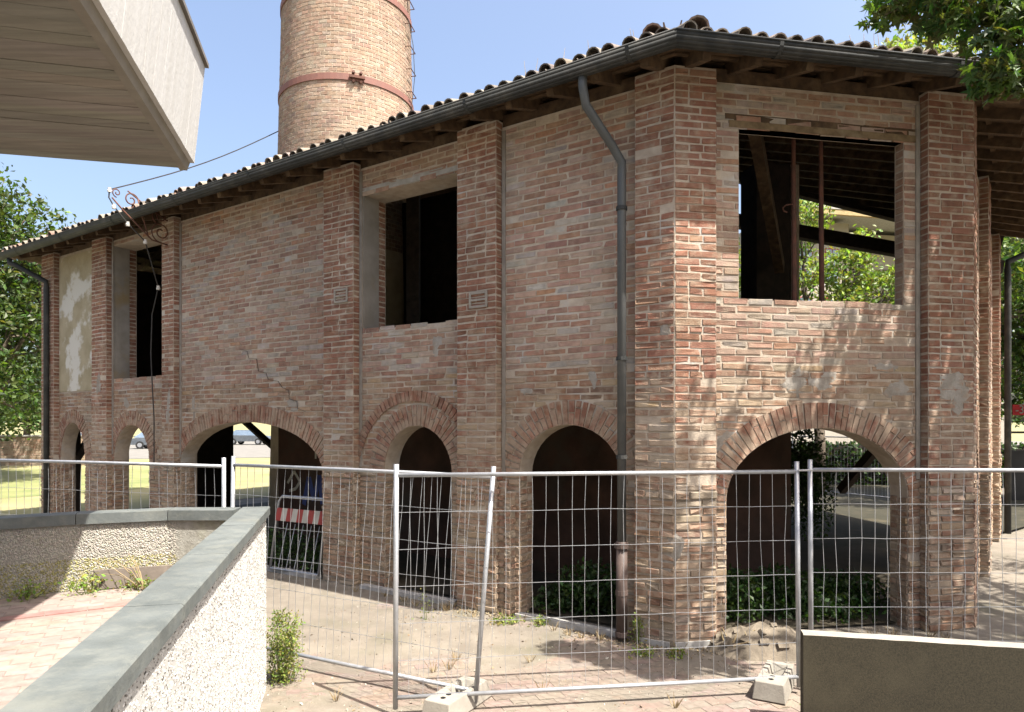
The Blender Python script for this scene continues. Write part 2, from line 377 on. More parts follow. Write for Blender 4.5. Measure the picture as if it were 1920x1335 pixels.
BRICK_OWN = {}
def facade(fr, pillars, bays, L_, detail=True, zone_low='low', THU=.46):
    TH = .28
    """bays: list of (u0,u1,ops,kind)"""
    for u0, u1, ops, kind in bays:
        mb = wall_core(fr, u0, u1, 0, 2.97, OW, OW+TH, [q for q in ops if q[0] == 'arch' or q[3] < 0])
        wall_core(fr, u0, u1, 2.97, WT, OW, OW+THU, [q for q in ops if q[0] == 'rect' and q[4] > 2.97], mb)
        wl = mb.build('wall', M_mortar if detail else M_dark, kiln); BRICK_OWN[wl.name] = wl
        if not detail: continue
        T = .28
        zf = lambda h: 'wall' if h > 2.97 else zone_low
        ops2 = list(ops)
        if kind == 'plaster': ops2.append(('rect', u0+.02, u1-.02, 2.97, WT))
        brick_panel(fr.pt(u0, 0, OW), fr.d, fr.n, u1-u0, 0.02, 2.97, 'low', wl, excl_fn(ops2, T, u0), zone_fn=lambda h: zone_low, phase=R.randrange(2), proud=.008)
        brick_panel(fr.pt(u0, 0, OW), fr.d, fr.n, u1-u0, 2.97, WT-.02, 'wall', wl, excl_fn(ops2, T, u0), phase=R.randrange(2), proud=.0065)
        if kind == 'plaster':
            p = MB(); p.obox(fr.pt(u0+.02, 2.99, OW), fr.d*(u1-u0-.04), fr.n*.016, UP*(WT-3.05)); p.build('plaster_panel', M_plaster, kiln)
        for op in ops:
            if op[0] == 'arch':
                voussoirs(fr, op, T if op[2] > .5 else .2, wl)
                # jamb on the far side faces the viewer
                brick_panel(fr.pt(op[1]+op[2], 0, OW+.006), -fr.n, -fr.d, TH-.02, 0.02, op[3], 'low', wl, header=True, zone_fn=lambda h: 'low')
            elif op[0] == 'rect':
                if kind == 'reveal':
                    q = MB(); q.obox(fr.pt(op[2], op[3], OW+.01), -fr.n*(THU*.66), -fr.d*.012, UP*(op[4]-op[3])); q.build('reveal', M_plgrey, kiln)
                    brick_panel(fr.pt(op[2], op[3], OW+THU*.68), -fr.n, -fr.d, THU*.3, op[3], op[4], 'pillar', wl, header=True)
                else:
                    brick_panel(fr.pt(op[2], op[3], OW+.006), -fr.n, -fr.d, THU-.02, op[3], op[4], 'pale', wl, header=True)
        # timber plate on the wall head
        b = MB(); b.obox(fr.pt(u0, WT+.004, OW+.02), fr.d*(u1-u0), -fr.n*.2, UP*.15); b.build('wall_plate', M_wood, kiln)
    for u0, u1 in pillars:
        mb = MB(); mb.obox(fr.pt(u0, 0, 0), fr.d*(u1-u0), -fr.n*(OW+TH+.05), UP*6.02); pl = mb.build('pillar', M_mortar if detail else M_dark, kiln); BRICK_OWN[pl.name] = pl
        if not detail: continue
        def pan(o_, d_, n_, w_):
            brick_panel(o_, d_, n_, w_, .02, 1.46, 'pillar', pl, zone_fn=lambda h: 'low')
            brick_panel(o_, d_, n_, w_, 1.46, 1.62, 'pillar', pl, zone_fn=lambda h: 'pale', jh=.012)
            brick_panel(o_, d_, n_, w_, 1.62, 6.0, 'pillar', pl, zone_fn=lambda h: 'pillar' if h > 2.4 else R.choice(['pillar', 'low']))
        pan(fr.pt(u0, 0, 0), fr.d, fr.n, u1-u0)
        if u0 > .1:
            pan(fr.pt(u0, 0, .0), -fr.n, -fr.d, OW)
        if u1 < L_-.1: pan(fr.pt(u1, 0, 0), -fr.n, fr.d, OW)

A = lambda c, hw, s, r: ('arch', c, hw, s, r)
W = lambda a, b, c, d: ('rect', a, b, c, d)
facade(FL, [(2.26, 2.86), (4.74, 5.36), (9.34, 9.72), (11.76, 12.34), (14.05, 14.63)],
       [(.30, 2.26, [A(1.32, .675, 1.70, .61)], 'plain'),
        (2.86, 4.74, [A(3.64, .60, 1.66, .63), W(2.90, 4.68, 3.64, 5.57)], 'reveal'),
        (5.36, 9.34, [A(7.42, 1.90, 1.58, .76)], 'plain'),
        (9.72, 11.76, [A(11.02, .66, 1.58, .70), W(9.82, 11.72, 3.18, 5.84)], 'reveal'),
        (12.34, 14.05, [A(13.43, .56, 1.50, .82)], 'plaster')], LEN)
PF = [(2.99, LF)]
facade(FF, PF, [(.30, 2.99, [A(1.735, 1.10, 1.50, .775), W(.78, 2.78, 3.65, 5.48)], 'plain')], LF, THU=.14)
facade(FT, [(3.2, 3.8), (7.2, LT)], [(.30, 3.2, [A(1.83, 1.0, 1.50, .775), W(.78, 2.8, 3.65, 5.48)], 'plain'), (3.8, 7.2, [A(5.5, 1.1, 1.50, .775)], 'plain')], LT)
facade(FB, [(5.6, 6.2), (8.8, 9.4), (11.2, 11.8), (14.05, 14.63)],
       [(6.2, 8.8, [A(7.5, .9, 1.6, .7)], 'plain'), (9.4, 11.2, [A(10.3, .6, 1.6, .7)], 'plain'), (11.8, 14.05, [A(12.9, .9, 1.6, .7)], 'plain')], LEN, detail=False)
# end wall: open shed below, brick above
facade(FE, [(.3, .62), (8.4, 8.8), (WID-.6, WID-.1)], [(.62, WID-.6, [W(.62, 3.1, -.01, 2.5), W(4.5, 8.4, -.01, 2.5), W(8.8, WID-.6, -.01, 2.5)], 'plain')], WID, detail=False)
# cement fillets where pillars meet the infill walls
for fr, us in ((FL, (2.26, 4.74, 9.34, 11.76)), (FF, (2.99,)), (FL, (.44,))):
    for u in us:
        m_ = MB(); s_ = -1
        if u == .44: continue
        m_.obox(fr.pt(u-.065, 1.7, OW), fr.d*.05, fr.n*.02, UP*4.2); m_.build('cement_fillet', mat('dirty_fillet', (.24, .215, .18), (.17, .15, .125), scale=6, bump=.5), kiln)
# patches of grey cement on the walls
M_patch = mat('patch_cement', (.26, .24, .21), (.19, .165, .135), scale=7, bump=.8, bscale=40, third=(.23, .17, .12), third_scale=6)
def patch(fr, u, h, rw, rh, o, m=M_patch, seed=0, name='cement_patch'):
    rr = random.Random(seed); n = 30; mb = MB(); ph = [rr.uniform(0, 6.28) for _ in range(4)]
    def ring(sc, oo):
        out = []
        for k in range(n):
            a = 2*math.pi*k/n; q = sc*(1+.22*math.sin(2*a+ph[0])+.14*math.sin(3*a+ph[1])+.10*math.sin(5*a+ph[2])+.07*math.sin(9*a+ph[3])); out.append(fr.pt(u+rw*q*math.cos(a), h+rh*q*math.sin(a), oo))
        return out
    vs = ring(1.1, o+.003)+ring(.9, o-.006)+ring(.45, o-.0095)
    mb.add(vs, [(r_*n+k, r_*n+(k+1) % n, r_*n+n+(k+1) % n, r_*n+n+k) for r_ in (0, 1) for k in range(n)]+[tuple(range(2*n, 3*n))]); mb.build(name, m, kiln)
for i, (u, h, a, b) in enumerate([(1.45, 2.78, .17, .13), (1.78, 2.79, .14, .12), (.62, 2.12, .16, .13), (2.7, 2.7, .14, .12), (2.55, 2.95, .12, .06)]):
    patch(FF, u, h, a, b, OW, seed=i)
patch(FF, 3.28, 2.75, .17, .16, 0, seed=31); patch(FF, 3.4, 2.62, .1, .2, 0, seed=32)
for i, (u, h, a, b) in enumerate([(.95, 2.45, .10, .08), (1.9, 2.72, .08, .06), (1.0, 2.83, .05, .1), (3.3, 3.35, .1, .12), (8.9, 2.6, .05, .2), (6.2, 2.6, .12, .1), (11.2, 2.7, .12, .1)]):
    patch(FL, u, h, a, b, OW, seed=50+i)
for i, (u, h, a, b) in enumerate([(12.05, 3.1, .08, .25), (9.5, 2.6, .07, .3), (.1, 3.3, .05, .1), (.04, 1.0, .1, .2)]):
    patch(FL, u, h, a, b, 0, seed=80+i)
# square cement rings round the tie plates on two pillars
for u, h in ((2.52, 3.85), (4.98, 4.15)):
    for k, (a, b, c_, d_) in enumerate(((-.14, .14, .07, .10), (-.14, .14, -.10, -.07), (-.14, -.11, -.1, .1), (.11, .14, -.1, .1), (-.12, .12, -.015, .01))):
        m_ = MB(); m_.obox(FL.pt(u+a, h+c_, 0), FL.d*(b-a), FL.n*(.02+.001*k), UP*(d_-c_)); m_.build('tie_plate_mortar', mat('tie_mortar', (.25, .225, .19), (.20, .175, .145), scale=9, bump=.6), kiln)

ck = MB(); cp_ = [(7.55, 3.55), (7.35, 3.50), (7.30, 3.38), (7.1, 3.36), (7.05, 3.16), (6.85, 3.12), (6.8, 3.02), (6.55, 2.98), (6.45, 2.88), (6.3, 2.84), (6.28, 2.7), (6.1, 2.66), (6.08, 2.55), (5.9, 2.5)]
for (a, b), (c_, d_) in zip(cp_[:-1], cp_[1:]):
    ck.beam(FL.pt(a, b, OW-.010), FL.pt(c_, d_, OW-.010), .004, .008*R.uniform(.5, 1.3), NL)
ck.build('crack', M_dark, kiln)
# corner pillar with two faces
mb = MB(); pc = [FL.pt(0, 0, .0), FL.pt(.44, 0, 0), FL.pt(.44, 0, OW+TH), FF.pt(.46, 0, OW+TH), FF.pt(.46, 0, 0)]
mb.prism([p for p in pc], 0, 6.02); cp = mb.build('pillar', M_mortar, kiln)
for fr, wdt, ends in ((FL, .44, 1), (FF, .46, 1)):
    brick_panel(fr.pt(0.004, 0, 0), fr.d, fr.n, wdt-.004, .02, 1.46, 'pillar', cp, zone_fn=lambda h: 'low' if h > .4 else 'pale', proud=.014)
    brick_panel(fr.pt(0.004, 0, 0), fr.d, fr.n, wdt-.004, 1.46, 1.62, 'pillar', cp, zone_fn=lambda h: 'pale', jh=.014)
    brick_panel(fr.pt(0.004, 0, 0), fr.d, fr.n, wdt-.004, 1.62, 6.0, 'pillar', cp, zone_fn=lambda h: 'pillar' if h > 2.6 else R.choice(['pillar', 'low', 'pale']))
    brick_panel(fr.pt(wdt, 0, 0), -fr.n, fr.d, OW, .02, 6.0, 'pillar', cp)
# right corner pillar: two more faces
for fr, u0, wdt in ((FT, 0, .46),):
    mb = MB(); mb.prism([C2, fr.pt(.46, 0, 0), fr.pt(.46, 0, OW+TH), FF.pt(LF-.4, 0, OW+TH), FF.pt(LF-.4, 0, .05)], 0, 6.02); cp2 = mb.build('pillar', M_mortar, kiln)
    brick_panel(fr.pt(0, 0, 0), fr.d, fr.n, wdt, .02, 6.0, 'pillar', cp2)
    brick_panel(fr.pt(wdt, 0, 0), -fr.n, fr.d, OW, .02, 6.0, 'pillar', cp2)
# second thin ring above the narrow arch
voussoirs(FL, A(3.70, 1.02, 1.62, 1.0), .14, cp, proud=.024, depth=.02, split=False)

# timber lintels
b = MB(); b.obox(FF.pt(.66, 5.48, OW-.012), FF.d*2.29, -FF.n*.14, UP*.075)
b.build('lintel', mat('weathered_lintel', (.17, .12, .065), (.10, .068, .036), scale=9, bump=.6, bscale=50, third=(.2, .16, .1), third_scale=3), kiln)
b = MB(); b.obox(FF.pt(.62, 5.558, OW-.004), FF.d*2.36, -FF.n*.14, UP*.07); b.build('lintel', M_wood, kiln)
b = MB(); b.obox(FL.pt(2.86, 5.572, OW-.006), FL.d*1.87, -FL.n*.4, UP*.09); b.build('lintel', M_cement, kiln)
# sloping pier buttress steps beside the second arch (pale bricks carry slivers of sun in their colour)
for u0, u1, pr, hh in ((2.06, 2.14, .10, 1.50), (2.17, 2.26, .06, 1.62)):
    mb = MB(); mb.obox(FL.pt(u0, 0, OW), FL.d*(u1-u0), FL.n*pr, UP*hh); st = mb.build('pier_step', M_mortar, kiln)
    brick_panel(FL.pt(u0, 0, OW-pr), FL.d, FL.n, u1-u0, .02, hh, 'pale', st)
    brick_panel(FL.pt(u0, 0, OW-pr), -FL.n, -FL.d, pr, .02, hh, 'pale', st)

# inner core, floor, ceiling
def inset(o): # octagon inset polygon: corner points of facade lines moved inward
    L_ = [(C0, DL, NL), (C0, D2, FF.n), (C2, D3, FT.n), (C3, D4, F4.n), (C4, DL, -NL)]
    out = []
    for (P, d, n), (Q, e, m) in zip(L_[:-1], L_[1:]):
        A1 = P-n*o; B1 = Q-m*o
        den = d.x*e.y-d.y*e.x; t = ((B1.x-A1.x)*e.y-(B1.y-A1.y)*e.x)/den
        out.append(A1+d*t)
    return out
ip = inset(2.2)
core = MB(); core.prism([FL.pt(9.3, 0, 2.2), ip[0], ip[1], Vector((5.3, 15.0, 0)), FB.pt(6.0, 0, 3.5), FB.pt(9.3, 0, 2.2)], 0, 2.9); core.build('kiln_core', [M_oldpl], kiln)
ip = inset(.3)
fl = MB(); fl.prism([FL.pt(LEN-.3, 0, .3)]+ip+[FB.pt(LEN-.3, 0, .3)], 2.78, 3.05); fl.build('upper_floor', M_dark, kiln)

# ------------------------------------------------------------ individual bricks and joined brickwork
BRICKS.sort(key=lambda b: -b[8])
def bmat(b):
    pos, du, n, ln, h, pr = b[:6]
    return Matrix(((du.x*ln, n.x*pr, 0, pos.x), (du.y*ln, n.y*pr, 0, pos.y), (0, 0, h, pos.z), (0, 0, 0, 1)))
for b in BRICKS[:300]:
    o = bpy.data.objects.new('brick', UBM[b[9]]); COL.objects.link(o); o.parent = b[7]
    o.matrix_parent_inverse = Matrix(); o.color = (*b[6], 1)
    loc, q, sc = bmat(b).decompose(); o.location = loc-C0*0; o.rotation_mode = 'QUATERNION'; o.rotation_quaternion = q; o.scale = sc
mb = MB()
for b in BRICKS[300:]:
    M_ = bmat(b); v, f = UB[b[9]]; mb.cur = b[6]; mb.add([M_ @ Vector(x) for x in v], f)
mb.build('brick', M_brick, kiln, kind='stuff')
ARCHB.sort(key=lambda a: -a[3])
mbj = MB()
HX = ((0, 3, 2, 1), (4, 5, 6, 7), (0, 1, 5, 4), (1, 2, 6, 5), (2, 3, 7, 6), (3, 0, 4, 7))
for i, (vs_, col, owner, rk) in enumerate(ARCHB):
    if i < 300:
        m_ = MB(); m_.add(vs_, HX); o = m_.build('arch_brick', M_brick_o, owner); o.matrix_parent_inverse = Matrix(); o.color = (*col, 1)
    else:
        mbj.cur = col; mbj.add(vs_, HX)
mbj.build('arch_brick', M_brick, kiln, kind='stuff')
print('BRICKS', len(BRICKS), 'ARCHB', len(ARCHB))

# ------------------------------------------------------------ roof
EO = .48; EH = 5.98; SL = math.tan(rad(18))
EU = .62
lines = [(C0, DL, NL), (C0, D2, FF.n), (C2, D3, FT.n), (C3, D4, F4.n), (C4, DL, -NL), (E1+DL*.1, -NL, DL)]
lines = [(P+n*EO, d, n) for P, d, n in lines]
def isect(a, b):
    (P, d, _), (Q, e, _) = a, b; den = d.x*e.y-d.y*e.x
    t = ((Q.x-P.x)*e.y-(Q.y-P.y)*e.x)/den; return P+d*t
order = [5, 0, 1, 2, 3, 4]
cor = {}
for a, b in zip(order, order[1:]+order[:1]): cor[(a, b)] = isect(lines[a], lines[b])
plan = [cor[(a, b)] for a, b in zip(order, order[1:]+order[:1])]
def dist(i, p): P, d, n = lines[i]; return -(p-P).dot(n)
def clip(poly, f):
    out = []
    for k in range(len(poly)):
        a, b = poly[k], poly[(k+1) % len(poly)]; fa, fb = f(a), f(b)
        if fa >= 0: out.append(a)
        if fa*fb < 0: out.append(a+(b-a)*(fa/(fa-fb)))
    return out
facets = {}
for i in range(6):
    pl = plan[:]
    for j in range(6):
        if j != i: pl = clip(pl, lambda p, i=i, j=j: dist(j, p)-dist(i, p))
    if i == 3: pl = []
    if i == 4: pl = clip(pl, lambda p: (p-C4).dot(DL)-5.4)
    facets[i] = pl
def rz(i, p, dz=0): return Vector((p.x, p.y, EH+SL*dist(i, p)+dz))
dk = MB()
for i, pl in facets.items():
    if len(pl) < 3: continue
    n = len(pl); lo_ = [rz(i, p) for p in pl]; hi_ = [rz(i, p, .05) for p in pl]
    dk.add(lo_+hi_, [tuple(range(n-1, -1, -1)), tuple(range(n, 2*n))]+[(k, (k+1) % n, n+(k+1) % n, n+k) for k in range(n)])
dk.build('roof_deck', M_wood, kiln)
TP = [(.165, .13, .10), (.19, .155, .125), (.14, .115, .092), (.21, .18, .145), (.12, .10, .082), (.175, .115, .082)]
def tile_mesh(full=True, n=6, r0=.088, r1=.073, L_=.43, th=.013):
    vs = []; 
    for y, r in ((0, r0), (L_, r1)):
        for k in range(n+1):
            a = math.pi*k/n; vs.append((r*math.cos(a), y, r*math.sin(a)))
    m1 = n+1
    fs = [(k, k+1, m1+k+1, m1+k) for k in range(n)]
    if full:
        for y, r in ((0, r0-th), (L_, r1-th)):
            for k in range(n+1):
                a = math.pi*k/n; vs.append((r*math.cos(a), y, r*math.sin(a)))
        fs += [(2*m1+k, 3*m1+k, 3*m1+k+1, 2*m1+k+1) for k in range(n)]
        fs += [(k, 2*m1+k, 2*m1+k+1, k+1) for k in range(n)]+[(0, m1, 3*m1, 2*m1), (n, 2*m1+n, 3*m1+n, m1+n)]
    return vs, fs
tv, tf = tile_mesh(r0=.078, r1=.066); m_ = MB(); m_.add(tv, tf); TILE = m_.mesh('roof_tile', M_tile)
jv, jf = tile_mesh(False, 4)
tj = MB(); ntile = 0
for i in range(6):
    P, d, n = lines[i]; pl = facets[i]
    if not pl: continue
    us = [(p-P).dot(d) for p in pl]; ws = [dist(i, p) for p in pl]
    u = min(us)+.09; SP = .185
    inw = (-n+UP*SL).normalized(); up = inw.cross(d); up = up if up.z > 0 else -up
    while u < max(us):
        row = 0; wv = -.10
        while wv < max(ws):
            pc_ = P+d*u-n*(wv+.2)
            if row == 0 or all(dist(i, pc_) <= dist(j, pc_)+.1 for j in range(6) if j != i):
                inside = all(dist(j, P+d*u-n*max(wv, 0.02)) > -.05 for j in range(6))
                if inside:
                    b0 = rz(i, P+d*u-n*wv, .085)
                    th_ = R.uniform(-.05, .05); dd = (d*math.cos(th_)+inw*math.sin(th_)); ii = (inw*math.cos(th_)-d*math.sin(th_)); ii = (ii+up*.05).normalized()
                    b0 = b0+up*R.uniform(-.012, .022)+inw*R.uniform(-.05, .05)+d*R.uniform(-.015, .015)
                    if row == 0 and i in (0, 1, 2):
                        o = bpy.data.objects.new('roof_tile', TILE); COL.objects.link(o); o.parent = kiln; o.matrix_parent_inverse = WM[kiln.name].inverted()
                        o.matrix_basis = Matrix(((dd.x, ii.x, up.x, b0.x), (dd.y, ii.y, up.y, b0.y), (dd.z, ii.z, up.z, b0.z), (0, 0, 0, 1)))
                        o.color = (*jit(R.choice(TP), .2), 1); ntile += 1
                        # pan tile between, joined
                    tj.cur = jit(R.choice(TP), .2)
                    if not (row == 0 and i in (0, 1, 2)): tj.add([b0+dd*x+ii*y+up*z for x, y, z in jv], jf)
                    b1 = b0+d*SP/2-up*.01
                    tj.add([b1+dd*x*1.0+ii*y-up*(z-.03)*1.0 for x, y, z in jv], jf)
            wv += .36; row += 1
        u += SP*R.uniform(.97, 1.03)
tj.build('roof_tile', M_tile_j, kiln, kind='stuff')
# big hip tiles at the corner
cc = cor[(0, 1)]; hipd = ((-NL)+(-FF.n)).normalized()
for k, (off, side, flip, s_) in enumerate([(.10, -.22, 0, 1.35), (.07, -.03, 1, 1.2), (.05, .2, 0, 1.5), (.4, 0, 0, 1.4), (.75, 0, 0, 1.4), (1.1, 0, 0, 1.4), (1.45, 0, 0, 1.4), (1.8, 0, 0, 1.4), (2.15, 0, 0, 1.4)]):
    o = bpy.data.objects.new('hip_tile', TILE); COL.objects.link(o); o.parent = kiln; o.matrix_parent_inverse = WM[kiln.name].inverted()
    sd = hipd.cross(UP); ii = (hipd+UP*(.30)).normalized(); uu = sd.cross(ii); uu = uu if uu.z > 0 else -uu
    b0 = cc+hipd*off+sd*side; b0 = Vector((b0.x, b0.y, EH+SL*off*.92+.12+(.10 if flip else .0)))
    if flip: uu = -uu
    o.matrix_basis = Matrix(((sd.x*s_, ii.x, uu.x*s_, b0.x), (sd.y*s_, ii.y, uu.y*s_, b0.y), (sd.z*s_, ii.z, uu.z*s_, b0.z), (0, 0, 0, 1)))
    o.color = (*jit((.20, .14, .105), .2), 1)
# rafters, each a part
for i in range(6):
    P, d, n = lines[i]; us = [(p-P).dot(d) for p in facets[i]]
    if not us: continue
    u = min(us)+.35
    while u < max(us)-.2:
        wv = 0; 
        while True:
            p = P+d*u-n*(wv+.1)
            if wv > 6 or any(dist(j, p) < dist(i, p) for j in range(6) if j != i): break
            wv += .1
        if wv > .4:
            a = rz(i, P+d*u-n*.05, -.065); e = rz(i, P+d*u-n*wv, -.065)
            m_ = MB(); m_.beam(a, e, .085, .125); m_.build('rafter', M_wood, kiln)
        u += .56*R.uniform(.9, 1.1)
    # battens under the deck
    for k in range(1, 14):
        wv = .06+k*.33; q = [x for x in us]
        pts = []
        for t in range(0, 200):
            uu_ = lerp(min(us), max(us), t/199); p = P+d*uu_-n*wv
            if all(dist(j, p) >= dist(i, p)-.01 for j in range(6) if j != i): pts.append(p)
        if len(pts) > 3:
            m_ = MB(); m_.beam(rz(i, pts[0], -.015), rz(i, pts[-1], -.015), .06, .028); m_.build('batten', M_wood, kiln)
# gutter swept along the eaves
go = []
gp = [cor[(5, 0)], cor[(0, 1)], cor[(1, 2)], cor[(2, 3)]]
def gut_sec(p, m_, k=1.0):
    r = .098; out = []
    for a in range(9):
        t = math.pi*a/8; out.append(p+m_*(.085+r*-math.cos(t))*k+UP*(EH+.015-r*1.15*math.sin(t)-p.z))
    return out
mit = [NL]
for a, b in ((NL, FF.n), (FF.n, FT.n), (FT.n, F4.n)): mit.append((a+b)/(1+a.dot(b)))
g = MB(); secs = [gut_sec(p, m_) for p, m_ in zip(gp, mit)]
for s0, s1 in zip(secs[:-1], secs[1:]):
    for k in range(8): g.quad(s0[k], s1[k], s1[k+1], s0[k+1])
g.add(secs[0], [tuple(range(9))])
gut = g.build('gutter', M_gutter, kiln, smooth=True)
sm = gut.modifiers.new('thick', 'SOLIDIFY'); sm.thickness = .006
for s0, s1 in zip(secs[:3], secs[1:4]):
    m_ = MB(); m_.tube([s0[8]+UP*.004, s1[8]+UP*.004], .011, 6); m_.build('gutter_bead', M_gutter, kiln, smooth=True)
for i, (p, q, m_) in enumerate(((gp[0], gp[1], NL), (gp[1], gp[2], FF.n), (gp[2], gp[3], FT.n))):
    L_ = (q-p).length; k = 1.0
    while k < L_-.3:
        c_ = p+(q-p)*(k/L_); dd = (q-p).normalized(); j_ = MB(); s0 = [v for v in gut_sec(c_-dd*.02, m_)]; s1 = [v for v in gut_sec(c_+dd*.02, m_)]
        ctr = c_+m_*.085+UP*(EH+.015-c_.z); s0 = [ctr-dd*.02+(v-(ctr-dd*.02))*1.07 for v in s0]; s1 = [ctr+dd*.02+(v-(ctr+dd*.02))*1.07 for v in s1]
        for t in range(8): j_.quad(s0[t], s1[t], s1[t+1], s0[t+1])
        j_.build('gutter_joint', M_gutter, kiln); k += 2.0
# downspouts
def downpipe(pts, r, m, name='downspout'):
    m_ = MB(); m_.tube(pts, r, 12); return m_.build(name, m, kiln, smooth=True)
gx = FL.pt(.78, 5.9, -(EO+.06)); ex = FL.pt(.56, 5.05, -.075)
dsp = downpipe([gx, gx-UP*.10, gx-UP*.22+(ex-gx)*.08, lerp(gx, ex, .75)+UP*.0, ex+UP*.06, ex-UP*.08, ex-UP*.3, FL.pt(.56, 1.05, -.075)], .047, M_pipe)
for h in (4.6, 3.0, 1.95):
    m_ = MB(); m_.tube([FL.pt(.56, h, -.075), FL.pt(.56, h+.04, -.075)], .06, 12); m_.build('pipe_clip', M_gutter, dsp)
ci = downpipe([FL.pt(.56, .04, -.075), FL.pt(.56, 1.07, -.075)], .06, M_castiron)
for h, rr_ in ((1.0, .08), (.5, .068), (.06, .07)):
    m_ = MB(); m_.tube([FL.pt(.56, h, -.075), FL.pt(.56, h+.05, -.075)], rr_, 12); m_.build('pipe_collar', M_castiron, ci)
g2 = FL.pt(14.85, 5.88, -(EO+.05)); e2 = FL.pt(14.22, 5.35, -.07)
downpipe([g2, g2-UP*.1, lerp(g2, e2, .2)-UP*.05, e2+UP*.03, e2-UP*.1, FL.pt(14.22, .1, -.07)], .055, M_gutter)
g3 = FT.pt(LT+.1, 5.85, -(EO+.05)); e3 = FT.pt(LT-.05, 5.45, -.12)
downpipe([g3, g3-UP*.1, e3+UP*.1, e3-UP*.1, FT.pt(LT-.05, .1, -.12)], .06, M_gutter)

# interior timbers
def timber(a, b, wd, ht, m=M_wood_d, name='beam'):
    m_ = MB(); m_.beam(a, b, wd, ht); return m_.build(name, m, kiln)
hipa = Vector((2.23, 14.5, EH+SL*6.85-.12)); hipb = Vector((C3.x, C3.y, EH+.02))
timber(hipa, hipb, .18, .22, name='hip_rafter'); timber(lerp(hipa, hipb, .2)-UP*1.0, hipb-UP*.55, .2, .26)
timber(FF.pt(.3, 6.1, 1.1), FF.pt(3.3, 6.1, 1.1), .22, .26)
timber(FF.pt(1.35, 6.15, .9), FF.pt(3.4, 4.85, 3.6), .14, .2, M_wood, 'brace')
timber(FL.pt(.7, 5.9, 1.2), FF.pt(-.4, 4.4, 3.1), .1, .14, M_wood, 'brace')
for u in (1.84, 2.20):   # rusty iron props standing in the window
    m_ = MB(); m_.tube([FF.pt(u, 3.05, .75), FF.pt(u-.01, 4.75, .75), FF.pt(u-.02, 6.1, .75)], [.032, .028, .022], 10); m_.build('iron_prop', M_rust, kiln)
m_ = MB(); m_.tube([FF.pt(2.20-.36, 4.82, .73)]+[FF.pt(1.84-.05-.09*math.sin(t)-.02*t, 4.86+.05*math.cos(t), .72) for t in (0, .8, 1.6, 2.4, 3.1)], .008, 6); m_.build('prop_hook', M_rust, kiln)
# solid brick pier inside, behind the front window
m_ = MB(); m_.obox((4.06, 11.5, 3.05), (.60, .1, 0), (-.1, .5, 0), (0, 0, 3.6)); m_.build('inner_pier', M_dark, kiln)
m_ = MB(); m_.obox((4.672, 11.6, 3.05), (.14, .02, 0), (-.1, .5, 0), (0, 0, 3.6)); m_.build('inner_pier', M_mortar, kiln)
# partition: put in to keep the upper windows dark; posts on the long side
m_ = MB(); m_.obox(FL.pt(1.6, 3.05, 3.2), FL.d*3.4, -FL.n*.2, UP*4); m_.build('added_dark_wall', M_dark, kiln)
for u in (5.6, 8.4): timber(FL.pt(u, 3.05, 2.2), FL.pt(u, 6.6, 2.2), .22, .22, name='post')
m_ = MB(); m_.obox(FL.pt(5.2, 3.05, 4.2), FL.d*9, -FL.n*.2, UP*4); m_.build('added_dark_wall', M_dark, kiln)
# braces in the open shed at the far end
timber(FE.pt(1.1, 2.5, .5), FE.pt(.5, 1.5, .5), .12, .14, name='brace'); timber(FE.pt(3.2, 2.55, .3), FE.pt(4.2, 1.5, .3), .14, .15, name='brace')
timber(FE.pt(4.6, 2.6, .3), FE.pt(6.0, 1.5, .3), .14, .15, name='brace'); timber(FE.pt(.62, 2.45, .2), FE.pt(WID-.6, 2.45, .2), .2, .2, name='beam')
timber(FL.pt(9.6, 1.62, .1), FL.pt(10.6, 1.60, .5), .12, .1, M_wood, name='plank')
timber(FT.pt(1.2, 2.5, .8), FT.pt(2.1, 1.3, 1.8), .1, .12, name='brace')
# graffiti on the core wall seen through the wide arch
def stroke(fr, pts, o, wd, m, name='graffiti'):
    m_ = MB()
    for (a, b), (c_, d_) in zip(pts[:-1], pts[1:]):
        dx, dy = c_-a, d_-b; L_ = math.hypot(dx, dy) or 1; px, py = -dy/L_*wd/2, dx/L_*wd/2
        m_.quad(fr.pt(a+px, b+py, o), fr.pt(c_+px, d_+py, o), fr.pt(c_-px, d_-py, o), fr.pt(a-px, b-py, o))
    m_.build(name, m, kiln)
o_ = 2.194
stroke(FL, [(8.15, 1.62), (8.15, 1.9), (7.97, 1.9), (7.97, 1.77), (8.13, 1.76)], o_, .05, M_pale)
stroke(FL, [(7.6, 1.88), (7.78, 1.88), (7.78, 1.77), (7.62, 1.76), (7.62, 1.64), (7.8, 1.64)], o_, .05, M_pale)
stroke(FL, [(7.4, 1.62), (7.4, 1.86)], o_, .05, M_pale)
stroke(FL, [(8.5, .7), (8.35, 1.25), (8.2, .8), (8.05, 1.3), (7.95, .75)], o_, .12, M_blue); stroke(FL, [(7.55, .8), (7.55, 1.35), (7.3, 1.3)], o_, .11, M_blue)
stroke(FL, [(9.0, 1.1), (8.8, 1.35), (8.62, 1.15), (8.75, 1.0), (8.95, .95)], o_, .06, M_pale)

